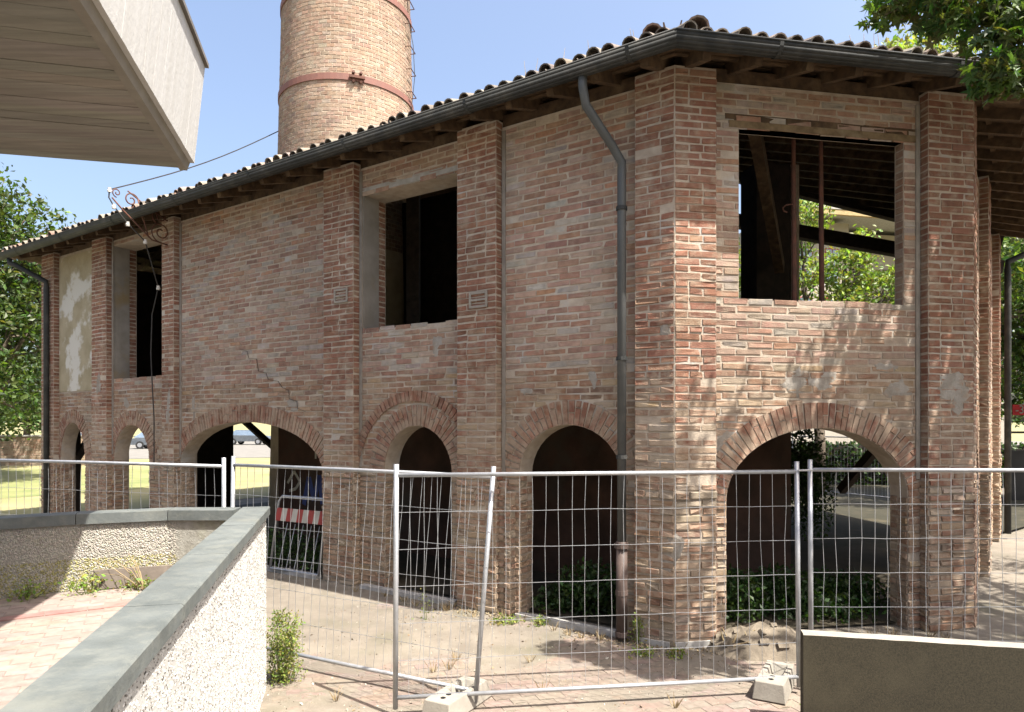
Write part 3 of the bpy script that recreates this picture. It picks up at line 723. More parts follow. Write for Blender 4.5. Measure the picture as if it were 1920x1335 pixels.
# iron scroll bracket on the pillar, with insulators
br = MB(); U0 = 9.5
P_ = lambda a, h: FL.pt(U0, h, -a)
def spiral(cx, cz, r0, turns, a0, sg=1):
    out = []; n = int(18*turns)
    for k in range(n+1):
        t = k/n; r = r0*(1-.8*t); a = a0+sg*2*math.pi*turns*t; out.append(P_(cx+r*math.cos(a), cz+r*math.sin(a)))
    return out
br.tube([P_(.02, 5.52), P_(.3, 5.55), P_(.55, 5.75), P_(.8, 5.95), P_(.98, 6.12)], .014, 6)
br.tube([P_(.02, 5.95), P_(.45, 6.15), P_(.72, 6.3)], .012, 6); br.tube([P_(.36, 5.58), P_(.55, 6.2)], .012, 6)
br.tube(spiral(.14, 5.72, .19, 1.6, -1.6), .012, 6); br.tube(spiral(.16, 6.0, .15, 1.5, -1.2), .011, 6)
br.tube(spiral(.66, 6.16, .14, 1.5, -2.2, -1), .012, 6); br.tube(spiral(.56, 6.02, .12, 1.5, 2.2), .011, 6); br.tube(spiral(.9, 6.22, .08, 1.3, -1.5), .01, 6)
brk = br.build('scroll_bracket', M_rust, kiln, smooth=True)
INS = [P_(1.02, 6.24), P_(.95, 5.98), P_(.72, 5.74), P_(.42, 5.5), FL.pt(9.75, 4.78, -.05)]
for p in INS:
    m_ = MB(); m_.tube([p-UP*.045, p-UP*.01, p, p+UP*.03], [.03, .036, .026, .03], 8); m_.build('insulator', M_white, brk)
m_ = MB(); m_.tube([INS[0], lerp(INS[0], INS[1], .5)+Vector((-.03, -.03, 0)), INS[1], INS[2], INS[3], INS[4], FL.pt(9.98, 4.3, -.04), FL.pt(10.02, 3.6, -.04), FL.pt(9.98, 3.1, -.04), FL.pt(9.95, 2.4, -.02), FL.pt(9.95, 1.6, -.02)], .012, 6)
m_.build('cable', M_wire, kiln)

# ------------------------------------------------------------ chimney
CX, CY, CR = -3.72, 15.66, 1.46
chim = thing('factory_chimney', 'tall round tapering brick chimney with rusty iron hoop rising behind the roof', 'chimney', (CX, CY, 0))
def crad(h): return CR+(9.4-h)*.024
sh = MB(); hs = [5.5, 8, 10, 13, 17, 22]
sh.tube([(CX, CY, h) for h in [0]+hs], [crad(h)-.002 for h in [0]+hs], 64); sh.build('shaft', mat('chimney_mortar', (.43, .36, .275), (.36, .295, .22), scale=6, bump=.4), chim, smooth=True)
CPAL = [(.26, .175, .125)]*4+[(.24, .155, .108)]*3+[(.275, .195, .142)]*2+[(.20, .14, .105)]+[(.27, .215, .165)]
CB = []; hh = 6.0; ci_ = 0
while hh < 15.5:
    r = crad(hh); n = int(2*math.pi*r/.165); ph = (ci_ % 2)*.5
    for k in range(n):
        a = 2*math.pi*(k+ph)/n; nn = Vector((math.cos(a), math.sin(a), 0))
        if nn.y > .25: continue
        pos = Vector((CX, CY, hh))+nn*r; du = Vector((-nn.y, nn.x, 0))
        vis = max(0, nn.dot((Vector((0, 0, CAMH))-pos).normalized()))*(1 if 8.3 < hh < 11.1 else .0)
        CB.append([pos, du, nn, 2*math.pi*r/n-.013, .083-.013*R.uniform(.8, 1.4), .0035*R.uniform(.5, 1.5), jit(R.choice(CPAL), .08), None, vis, R.randrange(28)])
    hh += .083; ci_ += 1
CB.sort(key=lambda b: -b[8])
for b in CB[:300]:
    o = bpy.data.objects.new('brick', UBM[b[9]]); COL.objects.link(o); o.parent = chim; o.matrix_parent_inverse = WM[chim.name].inverted(); o.color = (*b[6], 1)
    loc, q, sc = bmat(b).decompose(); o.location = loc; o.rotation_mode = 'QUATERNION'; o.rotation_quaternion = q; o.scale = sc
mb = MB()
for b in CB[300:]:
    M_ = bmat(b); v, f = UB[b[9]]; mb.cur = b[6]; mb.add([M_ @ Vector(x) for x in v], f)
mb.build('brick', M_brick, chim, kind='stuff')
def hoop(h, ht=.13):
    m_ = MB(); n = 72; vs = []
    for z in (h-ht/2, h+ht/2):
        for rr_ in (crad(h)+.004, crad(h)+.028):
            for k in range(n): a = 2*math.pi*k/n; vs.append((CX+rr_*math.cos(a), CY+rr_*math.sin(a), z))
    fs = []
    for k in range(n):
        q = (k+1) % n; fs += [(n+k, n+q, 3*n+q, 3*n+k), (k, n+k, n+q, q), (2*n+k, 2*n+q, 3*n+q, 3*n+k)]
    m_.add(vs, fs); return m_.build('hoop', M_hoop, chim, smooth=False)
h1 = hoop(9.42); h2 = hoop(11.35)
ca = math.atan2(-CY, -CX)+.13
for dz in (.075, -.075):
    for sg in (-1, 1):
        m_ = MB(); nn = Vector((math.cos(ca+sg*.05), math.sin(ca+sg*.05), 0)); m_.tube([Vector((CX, CY, 9.42+dz))+nn*(crad(9.4)+.0), Vector((CX, CY, 9.42+dz*1.3))+nn*(crad(9.4)+.09)], .03, 6); m_.build('hoop_bolt', M_rust, h1)
m_ = MB(); nn = Vector((math.cos(ca), math.sin(ca), 0)); tt = Vector((-nn.y, nn.x, 0)); m_.beam(Vector((CX, CY, 9.42))+nn*(crad(9.4)+.06)-tt*.16, Vector((CX, CY, 9.42))+nn*(crad(9.4)+.06)+tt*.16, .05, .05); m_.build('hoop_bolt', M_rust, h1)
a_r = math.atan2(-.24, 1) # rung side, silhouette right
nr = Vector((.985, -.17, 0)); tr = Vector((.17, .985, 0))
for k in range(9):
    h = 8.1+k*.5; p = Vector((CX, CY, h))+nr*(crad(h)-.02)
    m_ = MB(); m_.tube([p-tr*.17, p-tr*.17+nr*.13, p+tr*.17+nr*.13, p+tr*.17], .011, 6); m_.build('rung', M_rust, chim)
m_ = MB(); m_.tube([Vector((CX, CY, h))+nr*(crad(h)+b_) for h, b_ in ((13, .02), (11.3, .02), (10.7, .12), (10.0, .14), (9.4, .06), (8.6, .02), (7.2, .02))], .008, 6); m_.build('down_conductor', M_wire, chim)
ow = MB(); a_ = INS[0]; b_ = Vector((CX-crad(8.8)*.985, CY-.3, 8.78)); ow.tube([lerp(a_, b_, t/10)-UP*(.12*math.sin(math.pi*t/10)) for t in range(11)], .011, 5)
tag(ow.build('overhead_wire', M_wire), 'thin dark wire strung from the iron scroll bracket to the chimney', 'wire')

# ------------------------------------------------------------ ground, lawns, car park
def sheet(name, poly, z, m):
    mb = MB(); mb.add([(x, y, z) for x, y in poly], [tuple(range(len(poly)))]); return struct(mb.build(name, m))
sheet('ground', [(-900, -60), (900, -60), (900, 1500), (-900, 1500)], -.02, M_drygrass)
# uneven dusty yard between the fence and the kiln, as a fine grid
pvx0, pvx1, pvy0, pvy1 = -3.2, 6.5, 4.2, 9.2
def dirt_h(x, y):
    v = mnoise.noise((x*.75+3.1, y*.75, 0))*.7+mnoise.noise((x*2.3, y*2.3, 4))*.3
    return .0135+v*.018-.0075*max(0, min(1, (x-.1)/1.2))*max(0, min(1, (7.6-y)/1.0))
yd = MB(); NX, NY = 150, 100; X0, X1, Y0, Y1 = -9, 9, 2.0, 14
g_ = [[(lerp(X0, X1, i/NX), lerp(Y0, Y1, j/NY)) for i in range(NX+1)] for j in range(NY+1)]
vs_ = [(x, y, dirt_h(x, y)) for r_ in g_ for x, y in r_]
yd.add(vs_, [(j*(NX+1)+i, j*(NX+1)+i+1, (j+1)*(NX+1)+i+1, (j+1)*(NX+1)+i) for j in range(NY) for i in range(NX)])
struct(yd.build('yard', M_dirt, smooth=True))
sheet('yard_surround', [(-30, -20), (30, -20), (30, 30), (-30, 30)], -.012, M_dirt)
# wavy interlocking pavers showing through the dust
PP = [(.158, .12, .097), (.166, .13, .105), (.15, .117, .096), (.16, .133, .11)]
def paver(mb, cx, cy, ux, uy, L_, Wd, z, th=.03):
    prof = []; n = 6; e = .003
    for k in range(n+1): t = k/n; prof.append((-L_/2+e+t*(L_-2*e), -Wd/2+e+.016*math.sin(2*math.pi*t)))
    for k in range(n+1): t = 1-k/n; prof.append((-L_/2+e+t*(L_-2*e), Wd/2-e+.016*math.sin(2*math.pi*t)))
    top = [(cx+a*ux.x+b*uy.x, cy+a*ux.y+b*uy.y, z+R.uniform(-.001, .001)) for a, b in prof]; m = len(top)
    bot = [(x, y, z-th) for x, y, _ in top]
    ins = [(cx+(x-cx)*.97, cy+(y-cy)*.97, zz+.0018) for x, y, zz in top]
    mb.add(bot+top+ins, [(k, (k+1) % m, m+(k+1) % m, m+k) for k in range(m)]+[(m+k, m+(k+1) % m, 2*m+(k+1) % m, 2*m+k) for k in range(m)]+[tuple(range(2*m, 3*m))])
ux = hd(70); uy = Vector((-ux.y, ux.x, 0))
pv = []
for i in range(-30, 40):
    for j in range(-10, 60):
        q = Vector((-1.2, 4.6, 0))+ux*(i*.235+(j % 2)*.1175)+uy*(j*.118)
        wl_ = (q-C0).dot(NL); wf_ = (q-C0).dot(FF.n)
        if -3.0 < q.x < 5.2 and 4.4 < q.y < 9.6 and (wl_ > .12 or wf_ > .12) and q.x > -2.0 and not (q.x < 1.0 and q.y < 5.0 and False):
            pv.append((q, q.y if dirt_h(q.x, q.y) < .012 else q.y+50))
pv.sort(key=lambda t: t[1])
pav = MB(); pav.box(-3.1, 5.2, 4.3, 9.7, -.06, -.03); pav_o = struct(pav.build('paving', M_dirt))
pj = MB()
for k, (q, _) in enumerate(pv):
    c_ = jit(R.choice(PP), .08)
    if k < 300:
        m_ = MB(); m_.cur = c_; paver(m_, q.x, q.y, ux, uy, .235, .118, .010); m_.build('paver', M_paver, pav_o)
    else: pj.cur = c_; paver(pj, q.x, q.y, ux, uy, .235, .118, .010)
pj.build('paver', M_paver, pav_o, kind='stuff')
sheet('lawn', [(-60, 15.5), (-12.8, 15.5), (-9, 20), (-4, 26), (30, 26), (60, 40), (60, 60), (-60, 34)], .004, M_drygrass)
sheet('path', [(-40, 9.0), (-9.0, 9.0), (-11.2, 15.6), (-16, 19.5), (-40, 30)], -.004, M_asph)
sheet('car_park', [(-70, 34.2), (60, 60.2), (60, 95), (-70, 95)], .0, M_asph)
sheet('verge', [(-40, 20), (-17, 19.2), (-13, 24), (-14, 34), (-40, 34)], .012, M_green)
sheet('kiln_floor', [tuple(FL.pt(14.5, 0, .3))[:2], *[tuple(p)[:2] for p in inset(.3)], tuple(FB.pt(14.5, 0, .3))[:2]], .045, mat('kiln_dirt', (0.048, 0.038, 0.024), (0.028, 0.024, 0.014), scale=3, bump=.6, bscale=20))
sheet('earth', [(3.2, 11.5), (10.5, 14.6), (16, 19.0), (14.6, 24.5), (10.0, 26.5), (1.0, 22)], .05, mat('shade_dark_earth', (.03, .026, .015), (.02, .019, .010), scale=2.5, bump=.6, bscale=20, third=(.055, .045, .026)))  # dark sheet: the shade behind the kiln is put into its colour
# pale kerb stones along the foot of the kiln
for fr, u0, u1 in ((FL, .64, 1.98), (FL, 2.9, 4.6), (FL, 5.5, 9.2), (FF, .0, .4), (FL, .05, .42)):
    u = u0
    while u < u1-.1:
        L_ = min(R.uniform(.5, .9), u1-u); m_ = MB(); m_.obox(fr.pt(u, -.02, -.03), fr.d*(L_-.012), -fr.n*.11, UP*R.uniform(.085, .10)); m_.build('kerb_stone', M_cement, kiln); u += L_

# ------------------------------------------------------------ ramp with parapets
HD = hd(-13.5); HP = hd(76.5)
A0 = Vector((-2.135, 6.12, 0))                      # outer far corner of the coping
CT = 1.60; RF = .98
fp = [Vector((-2.135, 6.12, 0)), Vector((-2.95, 6.06, 0)), Vector((-3.62, 5.80, 0)), Vector((-4.12, 5.50, 0)), Vector((-5.4, 4.6, 0)), Vector((-7.0, 3.2, 0))]
near_end = A0-HD*8.5
ramp = MB(); rp = [A0-HP*.2-HD*.15, *[p-Vector((.0, .16, 0)) for p in fp[1:]], Vector((-9, -3, 0)), near_end-HP*.2]
ramp.prism([(p.x, p.y) for p in rp], -.1, RF-.0075); ramp_o = struct(ramp.build('ramp', mat('ramp_bed', (.185, .146, .125), (.16, .127, .108), scale=5)))
# ramp pavers
RP = [(.208, .167, .142), (.213, .171, .146), (.204, .164, .14)]; rl = []
for i in range(-4, 60):
    for j in range(-2, 60):
        q = Vector((-6.2, .2, 0))+hd(62)*(i*.205+(j % 2)*.1)+hd(-28)*(j*.205*.5)
        s_in = (q-A0).dot(HP) < -.33
        fy = None
        for a, b in zip(fp[:-1], fp[1:]):
            if b.x <= q.x <= a.x: fy = lerp(a.y, b.y, (q.x-a.x)/(b.x-a.x))
        if s_in and fy and q.y < fy-.26 and q.y > 1.2 and q.x > -q.y*.8-.4: rl.append(q)
rl.sort(key=lambda q: q.y)
RED = [(.21, .108, .095), (.23, .122, .105)]
rj = MB(); s0 = Vector((-3.55, 4.81, 0)); s1 = Vector((-2.86, 5.24, 0)); sd_ = (s1-s0).normalized(); sn_ = Vector((-sd_.y, sd_.x, 0))
rh = hd(62); rv = hd(-28)
keep = []
for q in rl:
    if abs((q-s0).dot(sn_)) < .055+.05: continue
    keep.append(q)
keep = [('p', q) for q in keep]
for k, (_, q) in enumerate(keep):
    c_ = jit(R.choice(RP), .05)
    if k < 270:
        m_ = MB(); m_.cur = c_; paver(m_, q.x, q.y, rh, rv, .205, .1025, RF-.006); m_.build('paver', M_pink, ramp_o)
    else: rj.cur = c_; paver(rj, q.x, q.y, rh, rv, .205, .1025, RF-.006)
if rj.v: rj.build('paver', M_pink, ramp_o, kind='stuff')
for k in range(-9, 8):
    p = s0+sd_*(k*.26); 
    if (p-A0).dot(HP) > -.4: continue
    m_ = MB(); m_.cur = jit(R.choice(RED), .08); m_.obox(p-sn_*.052+UP*(RF-.03), sd_*.252, sn_*.104, UP*.03); m_.build('edge_tile', M_pink, ramp_o)

par = thing('parapet_wall', 'white pebbledash parapet with slate coping running towards the camera at lower left', 'parapet wall', tuple(A0))
m_ = MB(); o = A0-HP*.03-HD*.03
m_.obox(o-HP*.17, HP*.17, -HD*8.4, UP*(CT-.07)); m_.build('wall', M_peb_w, par)
# little stones on the white face (real pebbles, white and dark)
pb = MB(); 
for k in range(30000):
    s_ = R.random()**1.15*5.0; h = R.uniform(.0, CT-.08); p = o-HD*s_+UP*h; r = R.uniform(.0025, .0062)
    pb.cur = (.44, .43, .405) if R.random() < .62 else jit((.10, .092, .08), .5)
    a = R.uniform(0, 6.28); ax = (HD*math.cos(a)+UP*math.sin(a))*r*R.uniform(.8, 1.6); ay = (HD*-math.sin(a)+UP*math.cos(a))*r
    nn = HP*r*.7
    pb.add([p+ax, p+ay, p-ax, p-ay, p+nn], [(0, 1, 4), (1, 2, 4), (2, 3, 4), (3, 0, 4)])
pb.build('pebble', mat('pebble', None, attr='col', scale=40), par, kind='stuff')
k = 0; L_ = 0
while L_ < 8.3:
    ln = 1.12; m_ = MB(); z0 = CT-.07+R.uniform(-.001, .001)
    c0 = A0-HD*L_; wd = .235
    pr_ = [(0, 0), (0, .062), (-.008, .07), (-wd+.008, .07), (-wd, .062), (-wd, 0)]
    a_ = [c0+HP*x+UP*(z0+z) for x, z in pr_]; b_ = [c0-HD*(ln-.006)+HP*x+UP*(z0+z) for x, z in pr_]; n = 6
    m_.add(a_+b_, [(i, (i+1) % n, n+(i+1) % n, n+i) for i in range(n)]+[tuple(range(n)), tuple(range(2*n-1, n-1, -1))]); m_.build('coping_slab', M_slate, par)
    L_ += ln
par2 = thing('parapet_wall', 'curved tan pebbledash parapet with slate coping in front of the left arches', 'parapet wall', tuple(fp[2]))
inner = []
off_n = []
for i, p in enumerate(fp):
    d = (fp[min(i+1, len(fp)-1)]-fp[max(i-1, 0)]).normalized(); off_n.append(Vector((-d.y, d.x, 0)) if Vector((-d.y, d.x, 0)).y < 0 else Vector((d.y, -d.x, 0)))
def strip(a, b, z0, z1, m, name, owner):
    m_ = MB(); f0 = [p+n*a for p, n in zip(fp, off_n)]; f1 = [p+n*b for p, n in zip(fp, off_n)]
    f0[0] = f0[0]-HP*.24+HP*0; f1[0] = f1[0]-HP*.24
    for i in range(len(fp)-1):
        m_.hexa([f0[i]+UP*z0, f0[i+1]+UP*z0, f1[i+1]+UP*z0, f1[i]+UP*z0, f0[i]+UP*z1, f0[i+1]+UP*z1, f1[i+1]+UP*z1, f1[i]+UP*z1])
    return m_.build(name, m, owner)
strip(.03, .19, 0, CT-.085, M_peb_t, 'wall', par2)
for i in range(len(fp)-1):
    a, b = fp[i], fp[i+1]
    if i == 0: a = a-HP*.24
    m_ = MB(); na, nb = off_n[i], off_n[i+1]; e = (b-a).normalized()*.003; z0 = CT-.085; z1 = CT-.001
    q = [a+e, b-e, b-e+nb*.22, a+e+na*.22]; m_.hexa([x+UP*z0 for x in q]+[x+UP*z1 for x in q]); m_.build('coping_slab', M_slate, par2)
# pebbles on the tan face
pb = MB()
for k in range(14000):
    i = R.choice([0, 0, 1, 1, 2]); t = R.random(); h = RF+R.random()*(CT-.10-RF); p = lerp(fp[i], fp[i+1], t); n = lerp(off_n[i], off_n[i+1], t)
    if i == 0 and t < .3: continue
    p = p+n*.19+UP*h; r = R.uniform(.005, .011); d = (fp[i+1]-fp[i]).normalized(); a = R.uniform(0, 6.28)
    pb.cur = jit((.29, .272, .235), .16) if h > RF+.25 or R.random() < .5 else jit((.24, .22, .10), .25)
    ax = (d*math.cos(a)+UP*math.sin(a))*r*1.2; ay = (d*-math.sin(a)+UP*math.cos(a))*r
    pb.add([p+ax, p+ay, p-ax, p-ay, p+n*r*.9], [(0, 1, 4), (1, 2, 4), (2, 3, 4), (3, 0, 4)])
pb.build('pebble', MATS['pebble'], par2, kind='stuff')
# kick plate at the foot of it
kp = MB(); 
q0 = lerp(fp[1], fp[2], .82)+off_n[2]*.195; q1 = fp[1]+off_n[1]*.195; q2 = lerp(fp[0], fp[1], .55)+off_n[1]*.195
for a, b, in ((q0, q1), (q1, q2)):
    kp.hexa([a+UP*RF, b+UP*RF, b+off_n[1]*.03+UP*RF, a+off_n[1]*.03+UP*RF, a+UP*(RF+.155), b+UP*(RF+.155), b+off_n[1]*.03+UP*(RF+.155), a+off_n[1]*.03+UP*(RF+.155)])
kpo = kp.build('skirting_plate', mat('brown_plate', (.17, .145, .12), (.12, .10, .085), scale=7, rough=.6, bump=.2), par2)
for t in (.12, .93):
    p = lerp(q0, q1, t)+off_n[1]*.03+UP*(RF+.07); m_ = MB(); m_.tube([p, p+off_n[1]*.02], .014, 8); m_.build('bolt', M_frame, kpo)

# ------------------------------------------------------------ concrete overhang at upper left
cb = thing('concrete_building', 'modern board marked concrete building with overhanging soffit and leaning parapet', 'building', (-8, 0, 0))
TIP = Vector((-2.462, 5.256, 0)); ZS = 4.25
def ext(prof, s0, s1, m, name, smooth=False):
    m_ = MB(); a = [TIP+HD*s0+HP*x+UP*z for x, z in prof]; b = [TIP+HD*s1+HP*x+UP*z for x, z in prof]; n = len(prof)
    m_.add(a+b, [(i, (i+1) % n, n+(i+1) % n, n+i) for i in range(n)]+[tuple(range(n)), tuple(range(2*n-1, n-1, -1))]); return m_.build(name, m, cb)
ext([(-.052, ZS), (0, ZS), (.018, ZS+.055), (.02, ZS+.058), (-.052, ZS+.058)], 0, -12, M_conct, 'drip_edge')
ext([(-.6, ZS+.06), (.05, ZS+.06), (.125, ZS+.80), (-.12, ZS+.80), (-.2, ZS+.3), (-.6, ZS+.3)], 0, -12, M_conc, 'parapet')
ext([(-.13, ZS+.803), (.15, ZS+.803), (.15, ZS+.835), (-.13, ZS+.835)], .02, -12, mat('metal_coping', (.15, .13, .11), (.11, .10, .085), rough=.5), 'metal_coping')
f0 = Vector((.05, ZS+.06)); f1 = Vector((.125, ZS+.80))
for k in range(64):
    y0 = .004+k*.098; a = TIP-HD*y0; pr = R.uniform(.0005, .002); m_ = MB()
    m_.hexa([a+HP*f0.x+UP*f0.y, a-HD*.0976+HP*f0.x+UP*f0.y, a-HD*.0976+HP*(f0.x+pr)+UP*f0.y, a+HP*(f0.x+pr)+UP*f0.y, a+HP*f1.x+UP*(f1.y-.002), a-HD*.0976+HP*f1.x+UP*(f1.y-.002), a-HD*.0976+HP*(f1.x+pr)+UP*(f1.y-.002), a+HP*(f1.x+pr)+UP*(f1.y-.002)])
    m_.build('form_board_mark', M_conc, cb)
# soffit as separate boards
bw = .115; 
base_z = ZS+.012
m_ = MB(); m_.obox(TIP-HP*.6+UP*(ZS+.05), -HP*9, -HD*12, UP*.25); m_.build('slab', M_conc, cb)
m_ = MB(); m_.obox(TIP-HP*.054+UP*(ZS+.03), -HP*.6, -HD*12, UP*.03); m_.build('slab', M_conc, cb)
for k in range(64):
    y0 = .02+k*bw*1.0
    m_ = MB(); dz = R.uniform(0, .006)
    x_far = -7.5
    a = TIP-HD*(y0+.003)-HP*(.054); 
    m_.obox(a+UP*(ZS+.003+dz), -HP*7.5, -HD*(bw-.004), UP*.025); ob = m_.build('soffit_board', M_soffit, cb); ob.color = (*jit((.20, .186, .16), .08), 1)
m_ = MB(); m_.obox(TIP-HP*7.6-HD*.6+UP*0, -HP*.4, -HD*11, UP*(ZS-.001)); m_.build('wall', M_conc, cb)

# ------------------------------------------------------------ low concrete wall lower right
a = Vector((2.215, 5.27, 0)); d = Vector((1.45, -.315, 0)).normalized(); n = Vector((-d.y, d.x, 0))
m_ = MB(); L_ = 5.0; z = .735
nseg = 40; vs_ = []
for k in range(nseg+1):
    t = k/nseg; q = a+d*(L_*t); w1 = R.uniform(-.002, .002); w2 = R.uniform(-.002, .002)
    vs_ += [q, q+UP*(z+w1-.008), q+n*.01+UP*(z+w1), q+n*.11+UP*(z+w2), q+n*.12+UP*(z-.01+w2), q+n*.12]
fs_ = []
for k in range(nseg):
    for j in range(5): fs_.append((k*6+j, k*6+6+j, k*6+7+j, k*6+1+j))
m_.add(vs_, fs_+[tuple(range(6)), tuple(range(nseg*6+5, nseg*6-1, -1))])
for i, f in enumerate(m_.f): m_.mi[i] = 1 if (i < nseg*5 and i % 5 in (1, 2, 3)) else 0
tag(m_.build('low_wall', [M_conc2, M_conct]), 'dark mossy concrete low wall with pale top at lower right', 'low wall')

# ------------------------------------------------------------ mesh fence panels
def fence(name, b0, b1, t0, t1, label, n_v=32, r=.0205, loc=None, group='temporary mesh fence panels', side=1):
    b0, b1, t0, t1 = map(Vector, (b0, b1, t0, t1))
    f = thing(name, label, 'fence panel', tuple(b0), group)
    for p, q in ((b0, t0), (b1, t1)):
        m_ = MB(); m_.tube([p, lerp(p, q, .5), q], r, 12); m_.build('post', M_galv, f, smooth=True)
    def at(s, h): return lerp(lerp(b0, b1, s), lerp(t0, t1, s), h)
    for h in (.045, .955):
        m_ = MB(); m_.tube([at(0, h), at(.5, h)+Vector((0, 0, R.uniform(-.006, .006))), at(1, h)], r*.85, 12); m_.build('rail', M_galv, f, smooth=True)
    nrm = (b1-b0).cross(UP).normalized()*.012
    hs = [.045+.91*k/6 for k in range(1, 6)]
    L_ = (b1-b0).length
    for k in range(1, n_v):
        s = k/n_v; pts = []
        for h in [.045]+hs+[.955]: pts.append(at(s, h)+(b1-b0).normalized()*R.uniform(-.008, .008)+nrm*R.uniform(-.4, .4))
        m_ = MB(); m_.tube(pts, .0022, 4, cap=False); m_.build('vertical_wire', M_galv, f)
    for h in hs:
        m_ = MB(); m_.tube([at(s/16, h)+UP*R.uniform(-.004, .004)+nrm*.4 for s in range(17)], .0024, 4, cap=False); m_.build('horizontal_wire', M_galv, f)
    return f
pA0, pA1 = Vector((-.925, 5.50, .07)), Vector((2.465, 5.955, .07))
fence('mesh_fence', pA0, pA1, pA0+Vector((.008, 0, 1.94)), pA1+Vector((-.02, 0, 1.935)), 'nearest galvanised mesh fence panel in front of the kiln corner', 31)
pB0 = Vector((2.585, 5.99, .07)); pB1 = Vector((6.0, 5.97, .07))
fence('mesh_fence', pB0, pB1, pB0+Vector((-.01, 0, 1.95)), pB1+UP*1.95, 'mesh fence panel behind the dark low wall at the right', 31)
pC0 = Vector((-2.83, 6.97, .06)); pC1 = Vector((-.30, 5.66, .06))
fence('mesh_fence', pC0, pC1, pC0+Vector((.03, 0, 1.94)), Vector((-.15, 5.70, 1.98)), 'leaning mesh fence panel behind the end of the white parapet', 30)
pD0 = Vector((-6.3, 7.85, .06)); pD1 = Vector((-2.86, 6.88, .06))
fence('mesh_fence', pD0, pD1, pD0+Vector((0, 0, 1.95)), pD1+Vector((.0, 0, 1.93)), 'mesh fence panel behind the curved parapet at the left', 32)
pE0 = Vector((-9.7, 8.9, .06)); pE1 = Vector((-6.36, 7.88, .06))
fence('mesh_fence', pE0, pE1, pE0+UP*1.95, pE1+UP*1.95, 'leftmost mesh fence panel at the path beside the left trees', 32)
fence('mesh_fence', (9.3, 23.0, .05), (11.1, 20.0, .05), (9.3, 23.0, 1.95), (11.1, 20.0, 1.95), 'mesh fence panel behind the kiln seen through the right arch', 32)
fence('mesh_fence', (7.4, 26.1, .05), (9.25, 23.1, .05), (7.4, 26.1, 1.95), (9.25, 23.1, 1.95), 'mesh fence panel behind the kiln beside the dark hedge', 32)
m_ = MB(); m_.tube([pA1+Vector((-.02, -.03, 1.86)), pB0+Vector((0, -.03, 1.86))], .009, 6); tag(m_.build('fence_clamp', M_galv), 'small steel clamp joining two fence posts at the right', 'clamp')
# concrete feet
def foot(c, ang, label):
    f = thing('concrete_block', label, 'fence foot', tuple(c), 'concrete fence feet')
    dx = hd(ang); dy = Vector((-dx.y, dx.x, 0)); c = Vector(c)
    m_ = MB(); L_, Wd, Ht = .34, .115, .15
    def P(x, y, z): return c+dx*x+dy*y+UP*z
    # outer shell with a tapered pocket in the top
    ob = [P(-L_, -Wd-.02, 0), P(L_, -Wd-.02, 0), P(L_, Wd+.02, 0), P(-L_, Wd+.02, 0)]
    ot = [P(-L_+.07, -Wd, Ht), P(L_-.03, -Wd, Ht), P(L_-.03, Wd, Ht), P(-L_+.07, Wd, Ht)]
    it = [P(-L_+.13, -Wd+.045, Ht), P(.08, -Wd+.045, Ht), P(.08, Wd-.045, Ht), P(-L_+.13, Wd-.045, Ht)]
    ib = [P(-L_+.19, -Wd+.07, .045), P(.05, -Wd+.07, .045), P(.05, Wd-.07, .045), P(-L_+.19, Wd-.07, .045)]
    fs = [(3, 2, 1, 0)]
    for k in range(4):
        q = (k+1) % 4; fs += [(k, q, 4+q, 4+k), (4+k, 4+q, 8+q, 8+k), (8+k, 8+q, 12+q, 12+k)]
    fs.append((12, 13, 14, 15)); m_.add(ob+ot+it+ib, fs); b_ = m_.build('block', M_conct, f)
    bv = b_.modifiers.new('bevel', 'BEVEL'); bv.width = .008; bv.segments = 2
    for x in (.14, .22):
        m_ = MB(); m_.tube([P(x, 0, Ht+.002), P(x, 0, Ht-.03)], .022, 10); m_.build('post_hole', M_frame, f)
foot((-.44, 5.66, .02), -152, 'pale concrete fence foot under the leaning post')
foot((2.30, 6.05, .02), -150, 'pale concrete fence foot beside the end of the dark low wall')

# ------------------------------------------------------------ vegetation
G1 = [(.075, .13, .028), (.06, .11, .022), (.10, .155, .035), (.05, .095, .02), (.085, .12, .03)]
def leaf_quad(mb, p, s, rr):
    n = Vector((rr.gauss(0, 1), rr.gauss(0, 1), rr.gauss(.6, 1))).normalized(); a = n.orthogonal().normalized(); t = rr.uniform(0, 6.28)
    u = a*math.cos(t)+n.cross(a)*math.sin(t); v = n.cross(u)
    mb.add([p-u*s, p+v*s*.55+n*s*.15, p+u*s, p-v*s*.55+n*s*.15], [(0, 1, 2), (0, 2, 3)])
def star(rr, s):
    out = [(0, 0, 0)]
    for k in range(10):
        a = 2*math.pi*k/10-math.pi/2+.0; r = s*(1.0 if k % 2 else .42)
        if k == 0: r = s*.25
        out.append((r*math.cos(a), r*math.sin(a)+s*.2, (-.18*s if k % 2 else 0.02*s)))
    return out
STARF = [(0, k, k % 10+1) for k in range(1, 11)]
def star_leaf(mb, p, s, rr):
    n = Vector((rr.gauss(0, .7), rr.gauss(0, .7), rr.gauss(.7, .6))).normalized(); a = n.orthogonal().normalized(); t = rr.uniform(0, 6.28)
    u = a*math.cos(t)+n.cross(a)*math.sin(t); v = n.cross(u)
    mb.add([p+u*x+v*y+n*z for x, y, z in star(rr, s)], STARF)
